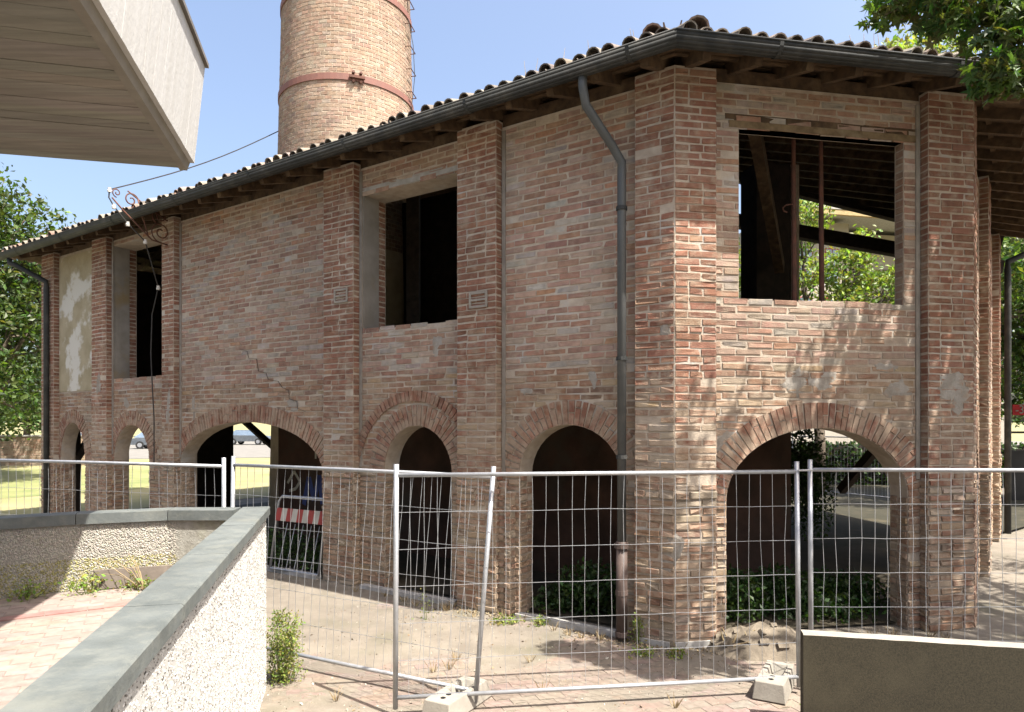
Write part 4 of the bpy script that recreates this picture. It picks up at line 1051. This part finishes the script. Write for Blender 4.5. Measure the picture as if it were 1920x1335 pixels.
def crown(mb, blobs, n, size, rr, pal, leaf=leaf_quad, hollow=.35, clump=1):
    tot = sum(b[3]*b[4]*b[5] if len(b) > 4 else b[3]**3 for b in blobs)
    for b in blobs:
        rx, ry, rz_ = (b[3], b[4], b[5]) if len(b) > 4 else (b[3],)*3
        m = int(n*rx*ry*rz_/tot/clump)
        for _ in range(m):
            d = Vector((rr.gauss(0, 1), rr.gauss(0, 1), rr.gauss(0, 1))).normalized(); q = rr.uniform(hollow, 1)**.6*rr.uniform(.85, 1.08)
            p = Vector((b[0]+d.x*rx*q, b[1]+d.y*ry*q, b[2]+d.z*rz_*q)); f_ = rr.uniform(.5, 1.3); base = tuple(x*f_ for x in rr.choice(pal))
            for _c in range(clump):
                mb.cur = tuple(x*rr.uniform(.8, 1.25) for x in base)
                leaf(mb, p+Vector((rr.gauss(0, 1), rr.gauss(0, 1), rr.gauss(0, .7)))*size*1.3*(clump > 1), size*rr.uniform(.65, 1.2), rr)
def tree(label, x, y, trunk_h, trunk_r, blobs, n, size, seed, pal=G1, group='background trees', leaf=leaf_quad, clump=4, cat='tree', nm='tree'):
    rr = random.Random(seed); t = thing(nm, label, cat, (x, y, 0), group)
    m_ = MB(); top = Vector((x, y, trunk_h)); m_.tube([(x, y, -.05), (x+.05, y, trunk_h*.5), top], [trunk_r*1.2, trunk_r, trunk_r*.8], 10); m_.build('trunk', M_bark, t, smooth=True)
    for b in blobs:
        m_ = MB(); c_ = Vector(b[:3]); mid = lerp(top, c_, .5)+Vector((0, 0, -.1*(c_-top).length)); m_.tube([top-UP*.2, mid, c_, c_+Vector((rr.uniform(-.5, .5), rr.uniform(-.5, .5), .6))*b[3]*.7], [trunk_r*.6, trunk_r*.4, trunk_r*.2, .01], 7); m_.build('limb', M_bark, t, smooth=True)
        for q in range(5):
            m_ = MB(); e = c_+Vector((rr.gauss(0, 1), rr.gauss(0, 1), rr.gauss(0, .8))).normalized()*b[3]*.8; m_.tube([lerp(mid, c_, .6), lerp(mid, e, .7), e], [trunk_r*.2, trunk_r*.12, .008], 5); m_.build('twig', M_bark, t)
    mb = MB(); crown(mb, blobs, n, size, rr, pal, leaf, clump=clump); mb.build('foliage', M_leaf, t, kind='stuff')
    return t
GB = [(0.060, 0.096, 0.021), (0.044, 0.076, 0.016), (0.080, 0.120, 0.029), (0.036, 0.064, 0.014)]
tree('tall leafy tree at the left edge behind the kiln end', -21.5, 27, 3, .3, [(-21.5, 27, 7.8, 3.6), (-19.3, 26.5, 5.4, 2.2), (-22.5, 26, 4.2, 2.6), (-19.8, 27.5, 9.6, 2.2), (-21.8, 27, 11.4, 2.3), (-17.9, 27, 8.6, 1.2), (-19.2, 26, 3.4, 1.7), (-18.3, 27, 6.6, 1.5)], 20000, .13, 11, GB)
tree('rounded tree beyond the left end of the kiln', -27, 33, 3, .3, [(-27, 33, 6, 4), (-25, 32, 3.5, 2.5), (-24, 33, 9, 3)], 9000, .15, 12, GB)
tree('sunlit maple behind the kiln in front of the beige house', 9.5, 21.5, 3.2, .16, [(8.9, 21.5, 8.6, 1.0), (9.0, 21.5, 6.9, .8), (10.4, 21.6, 7.0, .95), (11.6, 21.8, 6.2, .95), (10.2, 21.5, 5.7, .9), (7.2, 21.5, 7.0, .9), (12.8, 22, 5.7, .8), (11.0, 21.6, 7.9, .55), (8.4, 21.4, 5.4, .8), (12.2, 21.9, 7.0, .5)], 9000, .085, 13, [(.16, .22, .05), (.13, .19, .04), (.19, .25, .065)])
tree('sunlit tree behind the far side of the kiln at centre', 1.5, 24, 3, .25, [(1.5, 24, 7, 2.6), (.2, 24, 5, 2), (3.2, 24, 5.5, 2)], 6000, .11, 14, GB)
tree('dark dense tree beyond the right corner of the kiln', 15.5, 18.5, 2.2, .22, [(15.4, 18.8, 6.2, 1.8), (14.2, 19.0, 6.3, 1.2), (14.3, 19.0, 4.7, 1.2), (16.2, 18.4, 4.6, 1.6), (13.7, 18.8, 5.3, .8), (13.9, 18.6, 4.0, .7), (15.2, 18.4, 4.0, .8), (12.9, 17.2, 6.2, 1.3), (13.4, 20.4, 6.6, 1.8), (14.6, 21.6, 7.4, 1.6), (15.5, 21.6, 4.1, 1.3), (16.3, 22.2, 3.4, 1.3)], 26000, .09, 15, G1)
for k, (x, y, r_) in enumerate([(-8, 110, 7), (8, 115, 8), (28, 120, 8), (48, 118, 9), (-30, 112, 7), (-52, 108, 8), (-70, 100, 8), (70, 110, 9)]):
    tree(['broad tree on the far side of the car park, left of the chimney line', 'broad far tree behind the kiln centre', 'broad far tree beyond the lawn', 'broad far tree at the right of the lawn', 'far tree beyond the parked cars', 'far tree left of the parked cars', 'far tree at the left end of the car park', 'rightmost far tree beyond the lawn'][k],
         x, y, 3, .4, [(x, y, 4+r_*.4, r_*.7), (x-3, y, 4, r_*.5), (x+3, y, 3.6, r_*.55)], 2500, .4, 30+k, GB, clump=3, group='far trees')

# near maple at the right: crown overhead, one low branch hanging into the picture
near = thing('maple_tree', 'large maple with star shaped leaves hanging into the top right corner', 'tree', (8.3, 4.3, 0))
rr = random.Random(5)
m_ = MB(); m_.tube([(8.3, 4.3, -.05), (8.25, 4.35, 2.5), (8.1, 4.5, 4.8), (7.6, 4.8, 7.5)], [.28, .22, .17, .09], 12); m_.build('trunk', M_bark, near, smooth=True)
NB = [(7.6, 4.3, 9.2, 1.3), (8.8, 4.2, 7.6, 1.7), (8.2, 3.6, 6.4, 1.3), (9.4, 5.6, 8.2, 1.6), (9.6, 3.4, 9.2, 1.5)]
# boughs over the front: where they stand follows from the facade point that each shades at this sun height
TG = [(FF, 2.55, 3.1, 3.9, .62, 520), (FF, 3.35, 3.9, 3.7, .5, 420), (FF, 3.3, 2.3, 4.3, .55, 420), (FF, 1.75, 2.6, 4.2, .5, 300), (FF, 2.2, 2.2, 4.9, .5, 280), (FF, .75, 2.3, 4.6, .34, 130), (FF, .1, 2.0, 4.8, .3, 90),
      (FT, .3, 3.2, 3.4, .6, 480), (FT, 1.6, 2.4, 3.7, .7, 620), (FT, 2.8, 1.0, 4.6, .8, 620), (FT, 3.5, 3.8, 3.0, .6, 420), (FT, 5.2, 2.2, 3.8, .8, 600),
      (FT, .6, .0, 6.3, .7, 480), (FT, 2.4, -.8, 6.6, .8, 560), (FT, 4.6, -1.0, 6.6, .9, 600),
      (FF, 3.2, 1.0, 4.9, .5, 260), (FT, .9, 1.0, 4.6, .6, 360), (FT, 2.0, 4.6, 2.2, .5, 240), (FF, 1.3, .3, 5.8, .35, 120), (FF, 2.9, 4.9, 3.3, .4, 200), (FF, 3.6, 5.4, 3.0, .5, 260)]
NB2 = []
for fr, u, h, L_, r_, n_ in TG:
    p = fr.pt(u, h)+SUN*L_; NB2.append((p.x, p.y, p.z, r_*1.12, int(n_*.95)))
for b in NB+[q[:4] for q in NB2]:
    m_ = MB(); c_ = Vector(b[:3]); s_ = Vector((8.1, 4.5, 4.8)); m_.tube([s_, lerp(s_, c_, .5)-UP*.2, c_], [.09, .06, .015], 7); m_.build('limb', M_bark, near, smooth=True)
LB = [(4.0, 5.15, 5.65, .42, .5, .36), (3.5, 5.05, 5.62, .46, .5, .26), (3.05, 5.15, 5.52, .28, .35, .16), (3.75, 4.9, 5.25, .36, .4, .3), (3.42, 4.85, 5.02, .24, .3, .24), (3.33, 4.8, 4.74, .17, .22, .15), (3.55, 4.8, 4.72, .12, .2, .1), (4.2, 4.9, 5.2, .3, .4, .3), (2.85, 5.2, 5.5, .22, .3, .13), (3.2, 5.0, 5.3, .25, .3, .16)]
mid = Vector((5.2, 4.9, 5.9)); bm_ = MB(); bm_.tube([(8.2, 4.4, 4.4), (6.8, 4.7, 5.5), mid, (4.3, 5.0, 5.75), (3.6, 5.05, 5.65), (3.0, 5.15, 5.5)], [.08, .06, .04, .02, .01, .004], 7); bm_.build('limb', M_bark, near, smooth=True)
for e in LB:
    m_ = MB(); m_.tube([(4.3, 5.0, 5.75), lerp(Vector((4.3, 5.0, 5.75)), Vector(e[:3]), .6)+UP*.05, Vector(e[:3])+Vector((-.05, 0, -.1))], [.012, .008, .003], 5); m_.build('twig', M_bark, near)
NP = [(0.038, 0.072, 0.015), (0.032, 0.061, 0.013), (0.051, 0.089, 0.019), (0.064, 0.085, 0.019)]
ll = []
for b in LB:
    for _ in range(int(420*(b[3]*b[4]*b[5])**.5*4)):
        d = Vector((rr.gauss(0, 1), rr.gauss(0, 1), rr.gauss(0, 1))).normalized()*rr.random()**.45
        ll.append(Vector((b[0]+d.x*b[3], b[1]+d.y*b[4], b[2]+d.z*b[5])))
ll.sort(key=lambda p: (p.x/p.y > .74, p.y))
lj = MB(); SL_ = []
for k in range(8): q = MB(); star_leaf(q, Vector((0, 0, 0)), .062, rr); SL_.append(q.mesh('leaf', M_leaf_o))
for k, p in enumerate(ll):
    c_ = tuple(x*rr.uniform(.8, 1.6) for x in rr.choice(NP))
    if k < 300:
        o = bpy.data.objects.new('leaf', SL_[k % 8]); COL.objects.link(o); o.parent = near; o.matrix_parent_inverse = WM[near.name].inverted(); o.color = (*c_, 1)
        o.location = p; o.rotation_euler = (rr.gauss(0, .4), rr.gauss(0, .4), rr.uniform(0, 6.28)); s_ = rr.uniform(.7, 1.2); o.scale = (s_, s_, s_)
    else: lj.cur = c_; star_leaf(lj, p, .062*rr.uniform(.7, 1.2), rr)
crown(lj, NB, 4200, .075, rr, NP, star_leaf, hollow=.1)
for b in NB2: crown(lj, [b[:4]], b[4], .07, rr, NP, star_leaf, hollow=.05)
lj.build('leaf', M_leaf, near, kind='stuff')

# bush growing on the roof near the right end, dry stalks in the tiles
rr = random.Random(77)
bush = thing('roof_bush', 'bright green bush growing out of the roof tiles above the right gutter', 'bush', (4.3, 8.0, 6.2))
mb = MB(); crown(mb, [(4.25, 7.75, 6.42, .36, .3, .2), (4.7, 8.1, 6.62, .42, .3, .36), (5.1, 8.3, 6.8, .45, .35, .5), (5.5, 8.5, 6.7, .4, .3, .5), (3.95, 7.6, 6.28, .2, .2, .1)], 1700, .042, rr, [(.17, .22, .06), (.13, .19, .045), (.21, .25, .09)]); mb.build('foliage', M_leaf, bush, kind='stuff')
for k in range(10):
    p = Vector((4.2+k*.12, 7.75+k*.08, 6.15)); m_ = MB(); m_.tube([p, p+Vector((rr.uniform(-.1, .1), .05, .35))], [.008, .003], 5); m_.build('stem', M_bark, bush)
stk = MB()
for k in range(26):
    fr, i = ((FF, 1) if k < 18 else (FL, 0)); u = (rr.uniform(3.0, 3.75) if k < 12 else rr.uniform(1.5, 2.6)) if k < 18 else rr.uniform(.2, 3.5)
    p = fr.pt(u, EH+.14, -EO+.1); stk.tube([p, p+Vector((rr.uniform(-.04, .04), 0, rr.uniform(.1, .28)))], [.005, .002], 4)
o = stk.build('dry_stalks', M_straw); o['kind'] = 'stuff'; tag(o, 'thin dry stalks sprouting between the roof tiles above the gutter', 'dry weeds')

def weed(name, label, cat, x, y, z, h, spread, stems, leaves, size, pal, seed, mstem=None, group=None):
    rr = random.Random(seed); t = thing(name, label, cat, (x, y, z), group); mb = MB()
    for s in range(stems):
        a = rr.uniform(0, 6.28); q = spread*rr.random(); hh_ = h*rr.uniform(.55, 1); b0 = Vector((x+.3*q*math.cos(a), y+.3*q*math.sin(a), z-.01)); e = Vector((x+q*math.cos(a), y+q*math.sin(a), z+hh_))
        m_ = MB(); mid_ = lerp(b0, e, .5)+Vector((rr.uniform(-.02, .02), rr.uniform(-.02, .02), 0)); m_.tube([b0, mid_, e], [.004, .003, .0015], 5); m_.cur = (1, 1, 1); m_.build('stem', mstem or M_stem, t)
        for k in range(leaves):
            tt_ = rr.random()**.8; p = lerp(lerp(b0, mid_, tt_*2), lerp(mid_, e, tt_*2-1), 1 if tt_ > .5 else 0) if False else lerp(b0, e, tt_)
            mb.cur = tuple(x_*rr.uniform(.75, 1.3) for x_ in rr.choice(pal)); leaf_quad(mb, p+Vector((rr.gauss(0, 1), rr.gauss(0, 1), rr.gauss(0, .6)))*(.03+.05*(1-tt_)), size*rr.uniform(.6, 1.2), rr)
    mb.build('foliage', M_leaf, t, kind='stuff'); return t
YG = [(.15, .175, .035), (.125, .155, .03), (.18, .195, .05), (.105, .135, .026)]
weed('weed_plant', 'tall yellow green weed at the foot of the white parapet end', 'weed', -2.06, 6.22, .0, .66, .17, 22, 120, .0145, YG, 1)
weed('weed_plant', 'thin pale weed standing in the dust before the second arch', 'weed', -1.02, 8.15, .0, .42, .05, 3, 16, .018, YG, 2)
for k, (x, y, z, h, sp, lab) in enumerate([(-3.38, 5.52, RF, .14, .16, 'green weed tuft at the left end of the skirting plate'), (-3.05, 5.65, RF, .10, .14, 'small weed tuft at the foot of the skirting plate'), (-3.75, 5.35, RF, .12, .2, 'weed tuft in the shade below the curved parapet'),
        (1.32, 7.32, 0, .34, .05, 'small weed behind the cast iron downspout'), (1.3, 6.9, 0, .09, .12, 'low weed tuft in the dust by the downspout foot'), (1.62, 6.9, 0, .07, .08, 'tiny weed at the foot of the corner pillar'), (.0, 8.05, 0, .10, .12, 'weed tuft at the foot of the pier between the round arches'), (.32, 7.95, 0, .14, .08, 'weed at the stepped pier base'), (2.55, 5.7, 0, .12, .08, 'weed under the concrete fence foot at the right'), (-.15, 8.0, 0, .06, .12, 'flat weed beside the pier base')]):
    weed('weed_tuft', lab, 'weed', x, y, z, h, sp, 8, 16, .02, YG if k % 2 else [(.16, .22, .05), (.2, .25, .06)], 100+k, group='small weeds')
t = thing('dry_plant', 'dry straw coloured plant leaning on the skirting plate', 'dry plant', (-3.0, 5.62, RF)); rr = random.Random(3)
for k in range(8):
    m_ = MB(); e = Vector((-3.0-rr.uniform(.05, .5), 5.6+rr.uniform(-.05, .08), RF+rr.uniform(.12, .33))); m_.tube([(-2.98, 5.62, RF), lerp(Vector((-2.98, 5.62, RF)), e, .6)+Vector((0, 0, .04)), e], [.0035, .003, .0015], 4); m_.build('stalk', M_straw, t)
rr = random.Random(61); mb = MB()
for k in range(34):
    u = rr.uniform(-3.0, 4.6); p = FL.pt(u, 0, -rr.uniform(.04, .3)) if u > 0 else FF.pt(-u, 0, -rr.uniform(.05, .3))
    if k > 26: p = Vector((rr.uniform(-1.5, 2.2), rr.uniform(5.6, 7.0), 0))
    for q in range(16):
        a = rr.uniform(0, 6.28); ln_ = rr.uniform(.04, .13); e = p+Vector((math.cos(a)*ln_*.7, math.sin(a)*ln_*.7, ln_)); b0 = p+Vector((math.cos(a)*.015, math.sin(a)*.015, 0)); sd = Vector((-math.sin(a), math.cos(a), 0))*.003
        mb.add([b0-sd, b0+sd, lerp(b0, e, .6)+sd*.8+UP*.01, e, lerp(b0, e, .6)-sd*.8+UP*.01], [(0, 1, 2, 3, 4)])
o = mb.build('dry_grass', M_straw); o['kind'] = 'stuff'; tag(o, 'sparse dry grass growing in the dust of the yard and along the wall foot', 'dry grass')
# ivy inside the arches
rr = random.Random(21); IV = [(.028, .06, .013), (.02, .045, .010), (.04, .075, .016)]
for lab, bl, nn_ in (('dark ivy filling the floor of the right front arch', [(3.3, 8.5, .25, .7, .5, .35), (4.1, 8.6, .22, .6, .5, .3), (2.6, 8.2, .3, .4, .5, .35), (3.6, 8.1, .15, .8, .3, .2)], 5200), ('dark ivy inside the arch beside the downspout', [(.95, 8.4, .3, .45, .4, .4), (1.3, 8.2, .35, .3, .3, .4), (.6, 8.6, .15, .4, .4, .2)], 2600),
                     ('ivy at the foot of the wide arch beside the barrier', [(-3.7, 11.2, .3, .8, .5, .35), (-4.9, 11.9, .3, .9, .6, .35), (-3.0, 10.7, .2, .4, .3, .25)], 2600), ('ivy behind the kiln beside the open corner', [(5.6, 13.0, 1.0, .45, .5, 1.0), (5.1, 12.2, 1.6, .4, .5, .9)], 4500)):
    mb = MB(); crown(mb, bl, nn_, .04, rr, IV, hollow=.05); o = mb.build('ivy', M_leaf); o['kind'] = 'stuff'; tag(o, lab, 'ivy', 'ivy patches')
# hedge behind
mb = MB(); rr = random.Random(9)
for k in range(9000):
    t_ = rr.random(); p = Vector((lerp(4, 27, t_), lerp(26.6, 23.4, t_)+rr.uniform(-.4, .4), rr.uniform(.0, 1.6)))
    mb.cur = tuple(x*rr.uniform(.7, 1.2) for x in rr.choice(IV)); leaf_quad(mb, p, .1, rr)
mb.m = 1; mb.cur = (.015, .02, .01)
mb.obox((4, 26.7, 0), (23, -3.2, 0), (.05, .2, 0), (0, 0, 1.5))
tag(mb.build('hedge', [M_leaf, M_dark]), 'long dark clipped hedge behind the right end of the kiln', 'hedge')
# litter, small stones and dry leaves in the dust
mb = MB(); rr = random.Random(44)
for k in range(4200):
    x = rr.uniform(-2.3, 3.6); y = rr.uniform(4.6, 8.9); p = Vector((x, y, dirt_h(x, y)))
    if (p-C0).dot(NL) < .1 and (p-C0).dot(FF.n) < .1: continue
    mb.cur = rr.choice([(.28, .25, .2), (.14, .11, .08), (.2, .165, .12), (.36, .34, .29), (.2, .14, .08)]); s_ = rr.uniform(.003, .011) if k % 25 else rr.uniform(.012, .024)
    leaf_quad(mb, p+UP*s_*.4, s_, rr)
for k in range(900):   # drift of dry leaves along the wall foot
    u = rr.choice([rr.uniform(.2, 1.2), rr.uniform(2.0, 3.0), rr.uniform(-1.3, .2)]); p = (FL.pt(u, 0, -abs(rr.gauss(.06, .14))) if u > 0 else FF.pt(-u, 0, -abs(rr.gauss(.06, .16)))); p.z = .02
    mb.cur = rr.choice([(.2, .15, .085), (.25, .2, .12), (.15, .11, .07)]); leaf_quad(mb, p, rr.uniform(.008, .022), rr)
o = mb.build('litter', mat('litter', None, attr='col', scale=30)); o['kind'] = 'stuff'; tag(o, 'pebbles and dry leaves scattered over the dusty yard', 'litter')
# rubble mound by the front arch
rb = thing('rubble_heap', 'heap of earth and broken bricks beside the foot of the corner pillar', 'rubble', (2.55, 7.05, 0)); rr = random.Random(8)
mb = MB(); n = 18; ctr = Vector((2.62, 7.12, 0)); grid = []
for j in range(13):
    for i in range(19):
        x = -0.62+1.24*i/18; y = -.38+.76*j/12; f = max(0, 1-(x/.62)**2-(y/.38)**2); grid.append((ctr.x+x, ctr.y+y, .0+.27*f**.8*(1+.35*mnoise.noise((x*5, y*5, 1)))+.03*mnoise.noise((x*17, y*17, 2))*(f > 0)))
mb.add(grid, [(j*19+i, j*19+i+1, (j+1)*19+i+1, (j+1)*19+i) for j in range(12) for i in range(18)]); mb.build('earth', M_rub, rb)
for k in range(26):
    x = rr.uniform(-.55, .5); y = rr.uniform(-.33, .1); f = max(0, 1-(x/.62)**2-(y/.38)**2); p = ctr+Vector((x, y, .24*f**.8)); m_ = MB(); s_ = rr.uniform(.025, .075)
    ax = Vector((rr.gauss(0, 1), rr.gauss(0, 1), rr.gauss(0, .5))).normalized(); ay = ax.orthogonal().normalized(); az = ax.cross(ay)
    m_.obox(p-ax*s_/2, ax*s_*1.5, ay*s_*.9, az*s_*.6); m_.cur = (1, 1, 1)
    o = m_.build('stone', M_rub, rb)
for k in range(10):
    m_ = MB(); p = ctr+Vector((rr.uniform(-.5, -.2), rr.uniform(-.25, .0), .12)); e = p+Vector((rr.uniform(-.15, .25), rr.uniform(-.1, .1), rr.uniform(.0, .14))); m_.tube([p, e], [.012, .004], 5); m_.build('stick', M_straw, rb)

# ------------------------------------------------------------ barrier inside the wide arch
bar = thing('road_barrier', 'tubular road barrier with red and white striped board in the wide arch', 'barrier', (-3.2, 10.35, 0))
b0 = Vector((-3.75, 10.75, .08)); b1 = Vector((-2.86, 10.25, .08)); t0 = b0+Vector((.1, .15, 1.1)); t1 = b1+Vector((.1, .15, 1.1))
m_ = MB(); m_.tube([b0, lerp(b0, t0, .93), t0+(t1-t0)*.06, t1-(t1-t0)*.06, lerp(b1, t1, .93), b1], .02, 8); m_.build('frame', M_galv, bar, smooth=True)
m_ = MB(); m_.tube([b0, b1], .016, 8); m_.build('rail', M_galv, bar)
nrm = Vector((-.49, -.87, 0)); e = t1-t0
for k in range(9):
    a = lerp(b0, t0, .66)+e*(k/9)+nrm*.03; m_ = MB(); sk_ = e.normalized()*.05; m_.hexa([a, a+e/9, a+e/9-nrm*.012, a-nrm*.012, a+sk_+UP*.2, a+sk_+e/9+UP*.2, a+sk_+e/9-nrm*.012+UP*.2, a+sk_-nrm*.012+UP*.2]); m_.build('stripe', M_red if k % 2 == 0 else M_signw, bar)
for k in range(1, 6):
    m_ = MB(); m_.tube([lerp(b0, b1, k/6), lerp(t0, t1, k/6)+UP*-.42], .007, 6); m_.build('bar', M_galv, bar)

# ------------------------------------------------------------ far things: cars, garden wall, house, sign
def car(x, y, ang, paint, label):
    c = thing('parked_car', label, 'car', (x, y, 0), 'parked cars'); dx = hd(ang); dy = Vector((-dx.y, dx.x, 0)); o = Vector((x, y, 0))
    P = lambda a, b, z: o+dx*a+dy*b+UP*z
    prof = [(-2.1, .35), (2.1, .35), (2.15, .62), (2.0, .82), (1.1, .95), (-1.6, .98), (-2.1, .85), (-2.15, .6)]
    m_ = MB(); n = len(prof); vs = []
    for b, s_ in ((-.86, .97), (-.8, 1), (.8, 1), (.86, .97)): vs += [P(a*s_, b, .35+(z-.35)*s_) for a, z in prof]
    m_.add(vs, [tuple(range(n))]+[(r_*n+k, r_*n+(k+1) % n, (r_+1)*n+(k+1) % n, (r_+1)*n+k) for r_ in range(3) for k in range(n)]+[tuple(range(4*n-1, 3*n-1, -1))]); m_.build('body', paint, c)
    cab = [(1.05, .95), (.45, 1.42), (-1.2, 1.45), (-1.85, .98)]
    m_ = MB(); vs = [P(a, -.72 if z < 1 else -.6, z) for a, z in cab]+[P(a, .72 if z < 1 else .6, z) for a, z in cab]
    m_.add(vs, [(0, 1, 2, 3), (7, 6, 5, 4)]+[(k, k+1, 5+k, 4+k) for k in range(3)]); m_.build('window', M_glass, c)
    m_ = MB(); m_.hexa([P(.45, -.6, 1.425), P(.45, .6, 1.425), P(-1.2, .6, 1.455), P(-1.2, -.6, 1.455), P(.4, -.58, 1.47), P(.4, .58, 1.47), P(-1.15, .58, 1.49), P(-1.15, -.58, 1.49)]); m_.build('roof', paint, c)
    for a in (-1.3, 1.3):
        for b in (-.82, .82):
            m_ = MB(); m_.tube([P(a, b-.1, .33), P(a, b+.1, .33)], .33, 16); wh = m_.build('wheel', M_tyre, c); m_ = MB(); m_.tube([P(a, b-.11, .33), P(a, b+.11, .33)], .19, 10); m_.build('rim', M_galv, wh)
    for b in (-.6, .6):
        m_ = MB(); m_.obox(P(2.08, b-.15, .62), dy*.3, dx*.06, UP*.13); m_.build('headlight', M_lamp, c)
car(-26.5, 70, 95, M_carg, 'dark silver car parked beyond the lawn, seen through the wide arch')
car(-20.5, 70.5, 95, M_carw, 'white car parked right of the silver car through the wide arch')
car(-33, 54, 60, M_carw, 'white car seen through the narrow leftmost arch')
car(-30.5, 60, 80, M_carg, 'grey car parked behind the second arch from the left')

gw = thing('garden_wall', 'long low brick garden wall behind the trees at the left edge', 'garden wall', (-30, 36, 0))
a = Vector((-40, 35, 0)); b = Vector((-21.6, 37, 0)); d = (b-a).normalized(); n = Vector((d.y, -d.x, 0))
m_ = MB(); m_.obox(a, b-a, -n*.3, UP*1.55); m_.build('wall', M_mortar, gw)
mb = MB(); rr = random.Random(2); h = .06; row = 0
while h < 1.5:
    u = (row % 2)*.2
    while u < (b-a).length-.4:
        mb.cur = jit(R.choice(PAL['pale'])); mb.add([a+d*u+n*.012+UP*h, a+d*(u+.37)+n*.012+UP*h, a+d*(u+.37)+n*.012+UP*(h+.1), a+d*u+n*.012+UP*(h+.1), a+d*u+UP*h, a+d*(u+.37)+UP*h, a+d*(u+.37)+UP*(h+.1), a+d*u+UP*(h+.1)], [(0, 1, 2, 3), (0, 4, 5, 1), (3, 2, 6, 7), (1, 5, 6, 2), (0, 3, 7, 4)]); u += .4
    h += .125; row += 1
mb.build('brick', M_brick, gw, kind='stuff')
m_ = MB(); m_.obox(a-d*.05+n*.05+UP*1.552, (b-a)+d*.1, -n*.4, UP*.07); m_.build('coping', M_cement, gw)

K = 2.2
hs_ = thing('apartment_house', 'beige apartment house with red framed window and flat overhanging roof behind the kiln', 'house', (26, 63, 0))
hx = hd(78); hy = Vector((-hx.y, hx.x, 0)); ho = Vector((10.2*K, 27.5*K, 0))
ZH = lambda h: max(0, 2.35+(h-2.35)*K)
HPt = lambda u, h, o=0: ho+hx*(u*K)+hy*(o*K)+UP*ZH(h)
def hbox(name, m, u, wd, o, dp, h0, h1, par):
    m_ = MB(); m_.obox(HPt(u, h0, o), hx*wd*K, hy*dp*K, UP*(ZH(h1)-ZH(h0))); return m_.build(name, m, par)
hbox('wall', M_house, 0, 3.6, 0, 6, 0, 10.4, hs_); hbox('wall', M_house, 3.6, 9, 1.2, 5, 0, 10.4, hs_)
hbox('roof', M_cement, 1.2, 11.6, -1.0, 8, 10.62, 10.9, hs_); hbox('roof_trim', mat('ochre_trim', (.32, .24, .12)), 1.22, 11.5, -.98, .15, 10.42, 10.615, hs_)
for fl_ in (7.9, 5.9, 3.9, 2.2):
    for u in (.35, 1.3, 2.5):
        wn = hbox('window', M_red, u, .62, -.02, .1, fl_, fl_+1.45, hs_)
        for k in range(2): hbox('pane', M_glass, u+.04+k*.29, .25, -.035, .04, fl_+.05, fl_+1.4, wn)
        hbox('sill', M_cement, u-.1, .82, -.03, .1, fl_-.08, fl_-.005, wn)
    for u in (3.9, 5.0, 6.4, 7.8, 9.4, 11):
        wn = hbox('window', M_shutter, u, .5, 1.18, .1, fl_-.6, fl_+1.0, hs_); hbox('shutter', M_shutter, u-.2, .18, 1.17, .06, fl_-.6, fl_+1.0, wn)

# shop window frame and red sale sign far right
sg = thing('sale_sign', 'red sale banner with white percent print in a dark shop window at the right edge', 'sign', (14.6, 20.3, 2.7))
so = Vector((14.45, 20.0, 2.53)); sx = hd(86)
m_ = MB(); m_.obox(so, sx*2.6, Vector((-sx.y, sx.x, 0))*.03, UP*.3); m_.build('banner', M_sign, sg)
cu = bpy.data.curves.new('lettering', 'FONT'); cu.body = '-30% -50%'; cu.size = .34; cu.extrude = .004; cu.align_y = 'CENTER'
to = bpy.data.objects.new('lettering_tmp', cu); COL.objects.link(to); dg = bpy.context.evaluated_depsgraph_get(); me = bpy.data.meshes.new_from_object(to.evaluated_get(dg)); bpy.data.objects.remove(to)
me.materials.clear(); me.materials.append(M_signw); lt = bpy.data.objects.new('lettering', me); link(lt, sg)
lt.matrix_basis = Matrix.Translation(so+sx*.06+UP*.15-Vector((-sx.y, sx.x, 0))*.012) @ Matrix.Rotation(rad(4), 4, 'Z') @ Matrix.Rotation(rad(90), 4, 'X')
for z in (1.45, 2.0, 3.4):
    m_ = MB(); m_.obox(so+Vector((0, .1, z-so.z)), sx*4, Vector((0, .06, 0)), UP*.06); m_.build('frame_bar', M_frame, sg)
m_ = MB(); m_.obox(so+Vector((0, .12, -so.z)), sx*4, Vector((0, .06, 0)), UP*1.45); m_.build('lower_panel', M_frame, sg)
m_ = MB(); m_.obox(so+Vector((-.06, .1, -so.z)), sx*.08, Vector((0, .06, 0)), UP*3.5); m_.build('mullion', M_frame, sg)
print('OBJECTS', len(bpy.data.objects))
